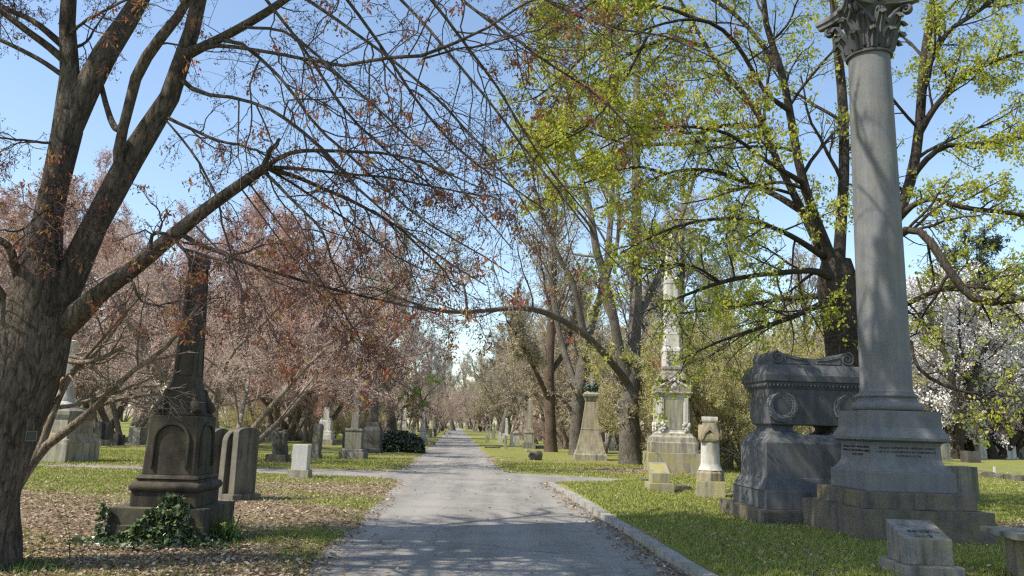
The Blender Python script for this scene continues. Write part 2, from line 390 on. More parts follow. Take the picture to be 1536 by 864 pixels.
# flip so normals face up
if gme.polygons[0].normal.z < 0: gme.flip_normals()
a_ = gme.attributes.new('litter', 'FLOAT', 'POINT'); a_.data.foreach_set('value', litter_w(GX, GY).ravel().astype(np.float32))
def ground_mat():
    m, N, L, out = newmat('turf_and_leaf_litter')
    tc = N('TexCoord'); v = tc.outputs['Object']
    at_ = N('Attribute', attribute_name='litter')
    n1 = N('TexNoise', Scale=2.2, Detail=8.0, Roughness=0.75); L(v, n1.inputs['Vector'])
    n2 = N('TexNoise', Scale=24.0, Detail=6.0, Roughness=0.75); L(v, n2.inputs['Vector'])
    n3 = N('TexNoise', Scale=0.7, Detail=4.0); L(v, n3.inputs['Vector'])
    vo = N('TexVoronoi', Scale=17.0); L(v, vo.inputs['Vector'])
    grass = mixc(N, L, ramp(N, L, n2.outputs[0], [(0.3, grey(0)), (0.7, grey(1))]), (0.13, 0.15, 0.035), (0.27, 0.28, 0.075))
    grass = mixc(N, L, ramp(N, L, n3.outputs[0], [(0.4, grey(0)), (0.7, grey(0.6))]), grass, (0.27, 0.25, 0.10))
    lit = ramp(N, L, vo.outputs['Color'], [(0.1, (0.16, 0.115, 0.075)), (0.45, (0.33, 0.25, 0.165)), (0.8, (0.47, 0.38, 0.265)), (1.0, (0.62, 0.54, 0.41))])
    lit = mixc(N, L, ramp(N, L, n2.outputs[0], [(0.35, grey(0.75)), (0.6, grey(0))]), lit, (0.11, 0.078, 0.05))
    s1 = N('Math', operation='MULTIPLY_ADD'); L(n2.outputs[0], s1.inputs[0]); s1.inputs[1].default_value = 0.9; L(n1.outputs[0], s1.inputs[2])
    s2 = N('Math', operation='MULTIPLY_ADD'); L(at_.outputs['Fac'], s2.inputs[0]); s2.inputs[1].default_value = 1.5; L(s1.outputs[0], s2.inputs[2])
    f = ramp(N, L, s2.outputs[0], [(0.0, grey(0)), (1.0, grey(1))])
    mr = N('MapRange'); mr.inputs['From Min'].default_value = 1.45; mr.inputs['From Max'].default_value = 1.95; L(s2.outputs[0], mr.inputs[0])
    col = mixc(N, L, mr.outputs[0], grass, lit)
    b = N('BsdfPrincipled', Roughness=0.95); b.inputs['Specular IOR Level'].default_value = 0.1
    L(col, b.inputs['Base Color'])
    bp = N('Bump', Strength=0.9, Distance=0.05); L(n2.outputs[0], bp.inputs['Height']); L(bp.outputs[0], b.inputs['Normal'])
    L(b.outputs[0], out.inputs[0]); return m
gro = link('ground', gme, ground_mat()); tag(gro, kind='structure')
def asphalt_mat():
    m, N, L, out = newmat('worn_asphalt')
    tc = N('TexCoord'); v = tc.outputs['Object']
    n1 = N('TexNoise', Scale=0.8, Detail=9.0, Roughness=0.68, Distortion=0.5); L(v, n1.inputs['Vector'])
    n2 = N('TexNoise', Scale=60.0, Detail=3.0, Roughness=0.8); L(v, n2.inputs['Vector'])
    mp = N('Mapping'); mp.inputs['Rotation'].default_value = (0, 0, -ROAD_A); mp.inputs['Scale'].default_value = (1.6, 0.10, 1); L(v, mp.inputs[0])
    n3 = N('TexNoise', Scale=1.0, Detail=4.0); L(mp.outputs[0], n3.inputs['Vector'])
    col = mixc(N, L, ramp(N, L, n1.outputs[0], [(0.3, grey(0)), (0.7, grey(1))]), (0.15, 0.141, 0.128), (0.275, 0.258, 0.230))
    col = mixc(N, L, ramp(N, L, n3.outputs[0], [(0.4, grey(0)), (0.65, grey(0.55))]), col, (0.345, 0.322, 0.286))
    col = mixc(N, L, 1.0, col, ramp(N, L, n2.outputs[0], [(0.25, grey(0.55)), (0.5, grey(1.0)), (0.75, grey(1.35))]), 'MULTIPLY')
    vo = N('TexVoronoi', Scale=0.55, feature='DISTANCE_TO_EDGE'); 
    n4 = N('TexNoise', Scale=3.0, Detail=5.0); L(v, n4.inputs['Vector'])
    wv = mixc(N, L, 0.35, v, n4.outputs['Color'])
    L(wv, vo.inputs['Vector'])
    cr = ramp(N, L, vo.outputs['Distance'], [(0.0, grey(0.55)), (0.008, grey(1))])
    col = mixc(N, L, 1.0, col, cr, 'MULTIPLY')
    b = N('BsdfPrincipled', Roughness=0.9); b.inputs['Specular IOR Level'].default_value = 0.25
    L(col, b.inputs['Base Color'])
    bp = N('Bump', Strength=0.5, Distance=0.012); L(n2.outputs[0], bp.inputs['Height']); L(bp.outputs[0], b.inputs['Normal'])
    L(b.outputs[0], out.inputs[0]); return m
def st_xy(s, t, z=0.0): return (s*RD[0]+t*RN[0], s*RD[1]+t*RN[1], z)
bm = bmesh.new()
out_ = [(-20, -2.6), (-20, 2.95), (22.6, 2.95), (22.6, 24), (29, 24), (29, 3.2), (330, 3.2), (330, -3.4), (29, -3.4), (29, -60), (22.2, -60), (22.2, -2.6)]
bm.faces.new([bm.verts.new(st_xy(*p)) for p in out_])
rme = bpy.data.meshes.new('road'); bm.to_mesh(rme); bm.free()
tag(link('road', rme, asphalt_mat()), kind='structure')
# granite kerb: stones laid end to end with open joints
kb = MB(); s0 = 4.0; rk = random.Random(3)
while s0 < KERB_END:
    ln = rk.uniform(1.3, 2.2); s1 = min(s0+ln, KERB_END)
    j = rk.uniform(-0.012, 0.012); zt = 0.10+rk.uniform(-0.012, 0.01)-0.05*float(sstep(s0, 17, 23)); t0 = KERB_T0-0.13+j+rk.uniform(-.008, .008); t1 = t0+0.17
    rings = []
    for (a, b, z) in ((t0, t1, -0.15), (t0+0.01, t1, zt)):
        rings.append([st_xy(s0+0.010, a, z), st_xy(s0+0.010, b, z), st_xy(s1-0.010, b, z), st_xy(s1-0.010, a, z)])
    kb.ring_stack(rings); s0 = s1
kb.rough(0.004, 4.0, 2)
tag(kb.build('kerb', M['kerb_stone'], bevel=0.0), kind='structure')
# ---------------------------------------------------------------- turf blades and fallen leaves
def in_view(x, y, margin=0.06):
    D = y*math.cos(PITCH)+(0-EYE)*math.sin(PITCH)
    return np.abs(x)/np.maximum(D, 0.1) < (768/F_PX+margin)
rg = np.random.default_rng(21)
def scatter(n, y0, y1, power=1.0):
    u = rg.random(n)**power
    y = y0+(y1-y0)*u
    x = (rg.random(n)*2-1)*(y*0.70+0.3)
    return x, y
# keep-out boxes (monument foundations) filled in later by footprints
FOOT = []
def free(x, y):
    ok = np.ones(len(x), bool)
    for (cx, cy, hx, hy) in FOOT:
        ok &= ~((np.abs(x-cx) < hx) & (np.abs(y-cy) < hy))
    return ok
def make_turf():
    n = 420000
    x, y = scatter(n, 8.0, 36.0, 1.35)
    s, t = st(x, y); d = paved_d(s, t)
    kb_ = (t > KERB_T0-0.2) & (t < KERB_T0+0.10) & (s < KERB_END)
    lw = litter_w(x, y)
    ok = (d > 0.05) & ~kb_ & (rg.random(n) > np.clip(lw*1.35-0.12, 0, 0.97)) & free(x, y)
    x, y = x[ok], y[ok]; z = ground_z(x, y)-0.004; n = len(x)
    h = rg.uniform(0.018, 0.050, n)*(1+0.5*(rg.random(n) < 0.08))*(1+0.018*y)
    a = rg.uniform(0, 6.28, n); wd = rg.uniform(0.004, 0.009, n)*(1+0.05*y)
    lean = rg.uniform(0.2, 1.1, n)*h; la = rg.uniform(0, 6.28, n)
    c = np.stack([x, y, z], -1); sd_ = np.stack([np.cos(a)*wd, np.sin(a)*wd, 0*a], -1)
    tip = c+np.stack([np.cos(la)*lean, np.sin(la)*lean, h], -1)
    V = np.stack([c-sd_, c+sd_, tip], 1).reshape(-1, 3)
    T = np.arange(3*n).reshape(n, 3)
    o = link('grass', np_mesh('grass', V, tris=T, smooth=False), M['grass']); tag(o, 'short spring turf growing across the cemetery lawns', 'grass', kind='stuff')
    # fallen leaves
    n = 170000
    x, y = scatter(n, 8.0, 40.0, 1.3)
    s, t = st(x, y); d = paved_d(s, t)
    lw = litter_w(x, y)
    gut = (t > KERB_T0-0.75) & (t < KERB_T0-0.14) & (s < KERB_END)
    pg = np.exp(-((t-KERB_T0+0.15)/0.30)**2)*1.0*(0.72+0.28*np.sin(s*1.7+1)*np.sin(s*0.63))
    kb_ = (t > KERB_T0-0.14) & (t < KERB_T0+0.06) & (s < KERB_END)
    p = np.where(d > 0.0, 0.09+0.91*lw**1.6, np.where(gut, pg, 0.010+0.45*np.exp(-(d/0.17)**2)))
    ok = (rg.random(n) < p) & free(x, y) & ~kb_
    x, y = x[ok], y[ok]; n = len(x)
    z = np.maximum(ground_z(x, y), 0.002)+rg.uniform(0.004, 0.02, n)
    sz = rg.uniform(0.012, 0.034, n)*(1+0.014*y); a = rg.uniform(0, 6.28, n)
    tl = rg.normal(0, 0.35, (n, 2))
    dx = np.stack([np.cos(a), np.sin(a), tl[:, 0]], -1)*sz[:, None]
    dy = np.stack([-np.sin(a), np.cos(a), tl[:, 1]], -1)*(sz*rg.uniform(0.5, 0.85, n))[:, None]
    c = np.stack([x, y, z], -1); up = np.zeros((n, 3)); up[:, 2] = sz*0.35
    V = np.stack([c-dx, c-dy*0.9+up, c+dx, c+dy*0.9+up], 1).reshape(-1, 3)
    V[:, 2] = np.maximum(V[:, 2], np.repeat(z-0.003, 4))
    Qd = np.arange(4*n).reshape(n, 4)
    T = np.concatenate([Qd[:, [0, 1, 2]], Qd[:, [0, 2, 3]]])
    o = link('fallen_leaves', np_mesh('fallen_leaves', V, tris=T, smooth=False), M['litter']); tag(o, 'dry brown leaves lying over the lawns and in the gutter', 'leaves', kind='stuff')
# ---------------------------------------------------------------- trees
def unit(v): return v/np.maximum(np.linalg.norm(v, axis=-1, keepdims=True), 1e-9)
def grow(S, D, Ln, R0, n, w, trop, taper, g):
    B = len(S); P = np.empty((B, n, 3)); P[:, 0] = S; d = unit(D); step = (Ln/(n-1))[:, None]
    for i in range(1, n):
        d = d+g.normal(0, w, (B, 3)); d[:, 2] += trop; d = unit(d)
        P[:, i] = P[:, i-1]+d*step
    return P, R0[:, None]*np.linspace(1, taper, n)[None], Ln
def spawn(br, k, t0, t1, a0, a1, l0, l1, rr, g, up=0.0, fall=0.45, rmin=0.0, lmin=0.0, lmax=99):
    P, R, Ln = br; B, n = R.shape
    idx = np.repeat(np.arange(B), k)
    t = (np.tile(np.arange(k), B)+g.random(B*k))/k*(t1-t0)+t0
    f = t*(n-1); i = np.clip(f.astype(int), 0, n-2); fr = f-i
    pos = P[idx, i]*(1-fr[:, None])+P[idx, i+1]*fr[:, None]
    tan = unit(P[idx, i+1]-P[idx, i])
    v = g.normal(0, 1, (B*k, 3)); v[:, 2] += up
    v -= (v*tan).sum(-1, keepdims=True)*tan; v = unit(v)
    a = np.radians(g.uniform(a0, a1, B*k))[:, None]
    D = np.cos(a)*tan+np.sin(a)*v
    L2 = np.clip(Ln[idx]*g.uniform(l0, l1, B*k)*(1-fall*t), lmin, lmax)
    Rr = R[idx, i]*(1-fr)+R[idx, i+1]*fr
    return pos, D, L2, np.maximum(Rr*rr*g.uniform(0.75, 1.0, B*k), rmin)
def catmull(poly, n):
    p = np.asarray(poly, float); m_ = len(p)
    ext = np.vstack([2*p[0]-p[1], p, 2*p[-1]-p[-2]])
    sl_ = np.concatenate([[0], np.cumsum(np.linalg.norm(np.diff(p[:, :3], axis=0), axis=1))])
    u = np.interp(np.linspace(0, sl_[-1], n), sl_, np.arange(m_))
    i = np.clip(u.astype(int), 0, m_-2); f = (u-i)[:, None]
    a, b, c, d = ext[i], ext[i+1], ext[i+2], ext[i+3]
    return 0.5*((2*b)+(-a+c)*f+(2*a-5*b+4*c-d)*f*f+(-a+3*b-3*c+d)*f**3)
def traced(lines, n=14, k=1.0):
    "limbs drawn as [(px, py, Y, half width px)] -> branch set"
    P, R, Ln = [], [], []
    for ln in lines:
        q = []
        for px, py, Y, hw in ln:
            p = at(px, py, Y); q.append([*p, hw*k*mpp(p)])
        q = catmull(q, n); P.append(q[:, :3]); R.append(np.maximum(q[:, 3], 0.003))
        Ln.append(np.linalg.norm(np.diff(q[:, :3], axis=0), axis=1).sum())
    return np.array(P), np.array(R), np.array(Ln)
def attach(br, par, maxd=1.6):
    "bend each branch so that it starts on the nearest limb of par"
    P = br[0].copy(); Q = par[0].reshape(-1, 3); n = P.shape[1]
    for b in range(len(P)):
        d = np.linalg.norm(Q-P[b, 0], axis=1); d[np.abs(Q-P[b, 0]).sum(1) < 1e-9] = 99
        k = np.argmin(d)
        if d[k] < maxd: P[b] += (Q[k]-P[b, 0])*(np.clip(1-np.linspace(0, 1, n)*2.2, 0, 1)**1.5)[:, None]
    return P, br[1], br[2]
class Geo:
    def __init__(s): s.V = []; s.Q = []; s.T = []; s.mq = []; s.mt = []; s.n = 0; s.sq = []; s.st = []
    def tubes(s, br, sides, mi, wob=0.0, g=None):
        P, R = br[0], br[1]; B, n = R.shape
        if B == 0: return
        T = np.empty_like(P); T[:, 1:-1] = P[:, 2:]-P[:, :-2]; T[:, 0] = P[:, 1]-P[:, 0]; T[:, -1] = P[:, -1]-P[:, -2]; T = unit(T)
        mean = unit(P[:, -1]-P[:, 0]); ref = np.zeros((B, 3)); k = np.argmin(np.abs(mean), axis=1); ref[np.arange(B), k] = 1
        N1 = unit(np.cross(T, ref[:, None, :])); N2 = np.cross(T, N1)
        th = np.arange(sides)*2*math.pi/sides
        rr = R[:, :, None]*np.ones(sides)
        if wob:
            ph = g.uniform(0, 6.28, (B, 3, 1, 1)); ii = np.arange(n)[None, :, None]
            rr = rr*(1+wob*(np.sin(2*th+ph[:, 0]+ii*0.5)+0.7*np.sin(3*th+ph[:, 1]-ii*0.8)+0.5*np.sin(5*th+ph[:, 2]+ii*1.3)))
        X = P[:, :, None, :]+rr[..., None]*(np.cos(th)[:, None]*N1[:, :, None, :]+np.sin(th)[:, None]*N2[:, :, None, :])
        s.V.append(X.reshape(-1, 3))
        I = (s.n+np.arange(B*n*sides)).reshape(B, n, sides); J = np.roll(I, -1, axis=2)
        q = np.stack([I[:, :-1], J[:, :-1], J[:, 1:], I[:, 1:]], -1).reshape(-1, 4)
        s.Q.append(q); s.mq.append(np.full(len(q), mi)); s.sq.append(np.ones(len(q), bool)); s.n += B*n*sides
    def leaves(s, C, size, mi, g, asp=0.55, droop=0.3, dirs=None):
        "one folded leaf per centre"
        n = len(C)
        d = g.normal(0, 1, (n, 3)); d[:, 2] -= droop
        if dirs is not None: d = d*0.6+dirs
        d = unit(d); q = g.normal(0, 1, (n, 3)); q -= (q*d).sum(-1, keepdims=True)*d; q = unit(q); nn = np.cross(d, q)
        sz = (size*g.uniform(0.45, 1.45, n))[:, None]
        V = np.stack([C, C+d*sz*0.55+q*sz*asp*0.5+nn*sz*0.12, C+d*sz, C+d*sz*0.55-q*sz*asp*0.5+nn*sz*0.12], 1).reshape(-1, 3)
        I = (s.n+np.arange(4*n)).reshape(n, 4)
        s.V.append(V); s.Q.append(I); s.mq.append(np.full(n, mi)); s.sq.append(np.zeros(n, bool)); s.n += 4*n
    def mesh(s, name, origin=(0, 0, 0)):
        V = np.concatenate(s.V)-np.asarray(origin)
        return np_mesh(name, V, quads=np.concatenate(s.Q), mat_q=np.concatenate(s.mq), smooth=np.concatenate(s.sq))
def along(br, k, t0, t1, g, jit=0.0):
    P, R, Ln = br; B, n = R.shape
    idx = np.repeat(np.arange(B), k)
    f = g.uniform(t0, t1, B*k)*(n-1); i = np.clip(f.astype(int), 0, n-2); fr = (f-i)[:, None]
    C = P[idx, i]*(1-fr)+P[idx, i+1]*fr
    return C+(g.normal(0, jit, C.shape) if jit else 0)
def subset(br, mask): return br[0][mask], br[1][mask], br[2][mask]
def join(*bs):
    return tuple(np.concatenate([b[i] for b in bs]) for i in range(3))
def tree_obj(name, base, label, cat, gt, gc, bark_m, crown_m, group=None, rz=0.0):
    o = thing(name, base, label, cat, group, rz)
    link('trunk', gt.mesh('trunk', base), [bark_m], o)
    link('crown', gc.mesh('crown', base), crown_m, o)
    return o
# ---- the big red-budded maple beside the road
def red_maple():
    g = np.random.default_rng(5)
    Y = 8.4
    base = gnd(-62, 880, 0.0); base = np.array([at(-58, 870, Y)[0], Y, 0.0])
    gt, gc = Geo(), Geo()
    trunk = traced([[(-78, 960, Y, 112), (-62, 900, Y, 84), (-46, 830, Y, 64), (-31, 740, Y, 57), (-3, 640, Y, 58), (20, 565, Y, 59), (38, 510, Y, 53), (50, 460, Y, 42), (60, 400, Y, 32), (68, 340, Y, 25)]], 26)
    stems = traced([
        [(18, 540, 8.4, 44), (34, 470, 8.35, 38), (50, 410, 8.3, 31), (64, 360, 8.3, 28), (77, 300, 8.3, 26), (92, 240, 8.3, 26), (103, 180, 8.3, 29), (105, 110, 8.3, 19), (101, 50, 8.3, 16), (104, -20, 8.3, 15), (112, -160, 8.2, 13), (100, -420, 8.0, 10), (130, -800, 7.8, 5)],
        [(62, 560, 8.5, 44), (76, 500, 8.5, 40), (98, 430, 8.5, 30), (131, 362, 8.5, 25), (160, 302, 8.5, 26), (190, 248, 8.5, 26), (222, 202, 8.5, 23), (252, 150, 8.5, 20), (272, 110, 8.5, 19), (290, 35, 8.5, 16), (303, -20, 8.5, 15), (330, -180, 8.6, 12), (350, -480, 8.8, 9), (390, -900, 9, 4)],
        [(104, 196, 8.3, 24), (122, 150, 8.3, 26), (146, 100, 8.4, 24), (172, 58, 8.5, 23), (200, 15, 8.6, 19), (235, -60, 8.8, 15), (280, -260, 9.2, 11), (300, -600, 9.6, 5)],
        [(168, 300, 8.5, 15), (180, 262, 8.4, 13), (178, 218, 8.3, 11), (190, 175, 8.2, 10), (205, 115, 8.1, 11), (232, 68, 8.0, 11), (276, 10, 7.9, 9), (320, -90, 7.7, 7), (380, -300, 7.5, 4)],
        [(92, 490, 8.5, 30), (122, 466, 8.4, 25), (152, 438, 8.3, 19), (200, 403, 8.2, 17), (255, 357, 8.1, 15), (310, 313, 8.0, 13), (365, 274, 7.9, 12), (398, 251, 7.9, 10)],
        [(283, 82, 8.4, 13), (310, 68, 8.3, 10), (350, 48, 8.2, 9), (410, 12, 8.1, 8), (480, -40, 8.0, 6), (620, -140, 7.8, 3)],
        [(186, 178, 8.2, 6), (174, 195, 8.3, 7), (160, 160, 8.4, 6), (150, 120, 8.5, 5)],
        [(88, 92, 8.3, 9), (62, 66, 8.2, 8), (30, 40, 8.1, 7), (-30, -10, 8.0, 5), (-120, -80, 7.9, 3)],
        [(80, 84, 8.3, 8), (45, 34, 8.4, 6), (0, 8, 8.5, 5), (-80, -40, 8.7, 3)],
        [(82, 118, 8.3, 6), (50, 88, 8.2, 5), (0, 60, 8.1, 4), (-90, 30, 8.0, 2.5)],
        [(36, 452, 8.35, 12), (24, 405, 8.2, 9), (14, 372, 8.0, 8), (-10, 357, 7.9, 7), (-90, 330, 7.7, 4)],
        [(20, 510, 8.35, 14), (0, 440, 8.2, 9), (-40, 400, 8.0, 7), (-120, 330, 7.7, 4)],
        # upper crown limbs above the frame, put there for their shadows
        [(303, -10, 8.5, 12), (420, -150, 8.3, 9), (640, -330, 8.1, 7), (900, -480, 7.9, 3)],
        [(330, -180, 8.6, 10), (480, -420, 9.2, 8), (760, -640, 9.8, 6), (1000, -760, 10.2, 3)],
        [(112, -160, 8.2, 10), (240, -420, 7.4, 8), (480, -760, 6.9, 6), (720, -980, 6.6, 3)],
        [(350, -480, 8.8, 8), (520, -900, 9.6, 6), (800, -1200, 10.4, 3)],
        [(100, -420, 8, 8), (-120, -640, 7.4, 6), (-420, -800, 7, 3)],
        [(104, -20, 8.3, 10), (-60, -220, 8.6, 8), (-380, -420, 9.2, 4)],
    ], 18, 0.71)
    fan = traced([
        # fan at the end of the low limb and other long limbs across the sky
        [(398, 251, 7.9, 7), (408, 222, 7.9, 6), (424, 207, 7.8, 5), (440, 196, 7.8, 2)],
        [(396, 252, 7.9, 7), (430, 232, 7.8, 5.5), (480, 226, 7.6, 4.5), (560, 230, 7.4, 3.5), (640, 243, 7.2, 2.8), (740, 275, 7.0, 1.5)],
        [(398, 252, 7.9, 6), (450, 253, 7.9, 4), (520, 258, 7.9, 3.2), (600, 266, 7.8, 2.6), (720, 290, 7.8, 1.5)],
        [(398, 256, 7.9, 7), (440, 268, 8.0, 5.5), (490, 288, 8.2, 4.6), (540, 310, 8.4, 4), (600, 345, 8.7, 3.3), (660, 400, 9.0, 2.6), (700, 460, 9.3, 1.6)],
        [(400, 262, 7.9, 5), (440, 300, 7.7, 3.8), (480, 345, 7.5, 3.2), (497, 400, 7.4, 2.6), (520, 450, 7.3, 2), (560, 500, 7.2, 1.2)],
        [(402, 260, 7.9, 4), (450, 285, 8.2, 3), (520, 330, 8.5, 2.5), (600, 390, 8.9, 2), (690, 430, 9.3, 1.2)],
        [(270, 350, 8.1, 7), (300, 366, 8.1, 6), (350, 386, 8.1, 5), (420, 412, 8.2, 4.2), (500, 434, 8.3, 3.6), (570, 455, 8.5, 2.8), (660, 472, 8.8, 1.5)],
        [(166, 335, 7.7, 4.5), (200, 340, 7.6, 4.5), (245, 350, 7.5, 4.5), (285, 372, 7.4, 4), (346, 388, 7.3, 2.5)],
        [(160, 388, 8.2, 3), (190, 412, 8.1, 3.5), (215, 455, 8.0, 3), (262, 456, 8.0, 2.4), (330, 452, 8.0, 1.5)],
        [(288, 100, 8.3, 7), (330, 88, 8.1, 5), (420, 90, 7.6, 4.4), (512, 100, 7.0, 4.2), (560, 94, 6.7, 4.0), (632, 90, 6.4, 4.4), (700, 66, 6.1, 3.6), (760, 35, 5.9, 2.8), (835, 2, 5.7, 2.4), (900, -30, 5.6, 2)],
        [(634, 88, 6.4, 3), (690, 74, 6.4, 2.4), (720, 72, 6.4, 2.2), (800, 40, 6.3, 1.6), (860, 6, 6.2, 1.2)],
        [(266, 125, 8.4, 7), (300, 148, 8.2, 5.5), (340, 150, 8.0, 4.5), (400, 165, 7.7, 4), (440, 190, 7.4, 4.5), (490, 235, 7.2, 4), (550, 300, 7.0, 3.2), (640, 370, 6.8, 2.4), (740, 440, 6.7, 1.5)],
        [(300, 120, 8.2, 6), (350, 96, 8.0, 5), (420, 130, 7.8, 4), (480, 190, 7.6, 3.6), (560, 260, 7.4, 3), (650, 330, 7.2, 2.4), (760, 400, 7.0, 1.5)],
        [(262, 185, 8.4, 5), (290, 200, 8.3, 4), (340, 222, 8.2, 3.2), (398, 242, 8.0, 2.6)],
        [(288, 205, 8.2, 2.5), (310, 245, 8.1, 3), (330, 300, 8.0, 2.7), (345, 360, 8.0, 2.4), (370, 430, 8.0, 1.6)],
        [(350, 60, 7.9, 4), (430, 60, 7.3, 3.5), (520, 130, 6.9, 3.2), (600, 200, 6.6, 2.8), (680, 280, 6.4, 2.2), (760, 370, 6.2, 1.5)],
        [(430, -20, 7.6, 5), (520, 40, 7.2, 4), (610, 110, 6.9, 3.6), (690, 190, 6.7, 3.2), (760, 280, 6.5, 2.5), (830, 400, 6.4, 1.5)],
        [(520, -60, 7.3, 5), (600, 0, 7.0, 4), (680, 90, 6.8, 3.6), (760, 190, 6.7, 3), (840, 290, 6.6, 2.4), (930, 400, 6.5, 1.4)],
        [(600, -80, 7.2, 5), (700, 0, 7.0, 4), (790, 60, 6.9, 3.4), (880, 110, 6.8, 2.6), (980, 190, 6.8, 1.5)],
        [(700, -90, 7.0, 5), (800, -10, 7.0, 4), (900, 40, 7.0, 3), (1010, 70, 7.0, 2), (1100, 120, 7.0, 1.2)],
        [(380, -60, 8.0, 6), (430, 30, 7.9, 4), (500, 150, 7.8, 3.5), (560, 220, 7.8, 3), (660, 300, 7.8, 2)],
        [(470, -80, 8.4, 5), (560, 50, 8.6, 4), (640, 180, 8.9, 3.2), (720, 260, 9.2, 2.4), (820, 330, 9.5, 1.5)],
        [(560, -100, 9.0, 5), (660, 20, 9.2, 4), (740, 130, 9.5, 3.2), (800, 230, 9.8, 2.4), (880, 340, 10.2, 1.5)],
        [(100, 300, 8.2, 4), (60, 320, 7.8, 3), (20, 345, 7.5, 2.5), (-40, 340, 7.2, 1.5)],
        [(70, 215, 8.3, 4), (40, 212, 8.0, 3), (0, 206, 7.8, 2.4), (-60, 190, 7.5, 1.4)],
        [(110, 40, 8.2, 4), (140, 20, 7.6, 3.4), (200, -10, 7.2, 3), (300, -50, 6.8, 2)],
        [(440, 262, 7.9, 2.2), (430, 300, 7.9, 2), (455, 350, 7.9, 1.7), (470, 410, 7.9, 1.2)],
        [(500, 440, 8.3, 2.4), (520, 470, 8.2, 2), (560, 540, 8.1, 1.6), (600, 590, 8.0, 1)],
        [(470, 425, 8.2, 2), (500, 470, 8.1, 1.7), (530, 520, 8.0, 1.2)],
        [(320, 390, 8.0, 3), (370, 420, 7.8, 2.4), (400, 470, 7.6, 2), (420, 530, 7.5, 1.2)],
    ], 16, 0.62)
    main = join(subset(stems, np.arange(len(stems[0])) < 5))
    fine = lambda b, m_=60: (np.stack([np.stack([np.interp(np.linspace(0, 1, m_), np.linspace(0, 1, p.shape[0]), p[:, c]) for c in range(3)], -1) for p in b[0]]), None, None)
    tr_ = attach(subset(stems, np.arange(len(stems[0])) >= 5), fine(main)); stems = join(main, tr_)
    fan = attach(fan, fine(stems))
    fan = (fan[0]+np.cumsum(g.normal(0, 1, fan[0].shape), axis=1)*0.016*np.linspace(0, 1, 16)[None, :, None], fan[1], fan[2])
    gt.tubes(trunk, 22, 0, 0.045, g)
    gt.tubes(stems, 14, 0, 0.03, g)
    gt.tubes(fan, 7, 0)
    # limb sub-branches
    upper = grow(*spawn(subset(stems, np.arange(len(stems[0])) > 11), 7, 0.25, 1.0, 25, 65, 0.35, 0.6, 0.55, g, fall=0.4), 9, 0.10, 0.0, 0.25, g)
    side = grow(*spawn(subset(stems, np.isin(np.arange(len(stems[0])), [0, 1, 2, 3, 5, 7, 8, 9, 10, 11])), 6, 0.3, 1.0, 35, 75, 0.16, 0.30, 0.28, g, lmin=0.8, lmax=2.6), 9, 0.12, -0.01, 0.25, g)
    l2 = join(grow(*spawn(subset(fan, np.arange(len(fan[0])) > 0), 12, 0.20, 1.0, 20, 60, 0.22, 0.46, 0.62, g, up=-0.15, rmin=0.0038, lmin=0.6), 10, 0.21, -0.03, 0.4, g),
              grow(*spawn(upper, 5, 0.2, 1.0, 25, 65, 0.3, 0.5, 0.55, g, lmin=0.6), 10, 0.12, 0, 0.35, g),
              grow(*spawn(side, 6, 0.15, 1.0, 25, 65, 0.35, 0.6, 0.55, g, lmin=0.5), 10, 0.14, -0.01, 0.35, g))
    # unseen high limbs added to cast shade on road, obelisk and column side
    gs = np.random.default_rng(123); TP, TR, TL = [], [], []
    src = stems[0][[0, 1, 2, 12, 13, 14, 15, 16, 17]][:, 7:15].reshape(-1, 3); src = src[src[:, 2] > 5.0]
    S3 = np.array(sd)
    while len(TP) < 275:
        v = gs.normal(0, 1, 3); v = v/np.linalg.norm(v)*gs.random()**0.4
        if len(TP) < 60: e = np.array([-3.0, 8.6, 11.5])+v*np.array([6.8, 6.5, 5.0])
        elif len(TP) < 130: e = np.array([-6.3, 6.2, 10.8])+v*np.array([5.6, 4.0, 4.0])
        else:
            u_ = gs.random(3); zone = gs.random()
            if zone < 0.22: q_ = np.array([-5.3+1.5*u_[0], 10.3+1.3*u_[1], 0.4+3.2*u_[2]])
            elif zone < 0.68: q_ = np.array([-4.5+7.5*u_[0], 8.3+4.2*u_[1], 0.0])
            else: q_ = np.array([3.0+4.4*u_[0], 9+6*u_[1], 5*u_[2]**2])
            zt_ = gs.uniform(7.0, 14.5); e = q_+S3*((zt_-q_[2])/S3[2])
        # gap left among the added limbs so sun reaches the stems
        rel = e-np.array([-4.9, 8.4, 3.8]); off = rel-S3*np.dot(rel, S3)
        if abs(off[2]) < 2.0 and np.linalg.norm(off) < 2.6: continue
        dd = e-np.array([0, 0, EYE]); vv = np.dot(dd, UP)/max(np.dot(dd, FW), .1)
        if np.dot(dd, FW) > 0.3 and vv < 0.44 and abs(e[0]) < 0.7*e[1]+.5: continue
        if e[2] < 6.5: continue
        s_ = src[gs.integers(len(src))]
        if s_[2] > e[2]+1.0: continue
        mid = s_*0.5+e*0.5+np.array([0, 0, 0.14*np.linalg.norm(e-s_)])+gs.normal(0, .35, 3)
        mid2 = s_*0.2+e*0.8+np.array([0, 0, 0.06*np.linalg.norm(e-s_)])+gs.normal(0, .35, 3)
        L0 = np.linalg.norm(e-s_); r0 = (0.022+0.0125*L0)*(1.0 if len(TP) < 130 else 1.35)
        q = catmull([[*s_, r0], [*mid, r0*.7], [*mid2, r0*.45], [*e, .012]], 16); TP.append(q[:, :3]); TR.append(q[:, 3]); TL.append(L0*1.05)
    high = (np.array(TP), np.array(TR), np.array(TL)); gt.tubes(high, 7, 0)
    h2 = grow(*spawn(high, 7, .2, 1, 25, 65, .25, .45, .55, g, rmin=.018, lmin=.8), 7, .12, 0, .4, g); gt.tubes(h2, 4, 0)
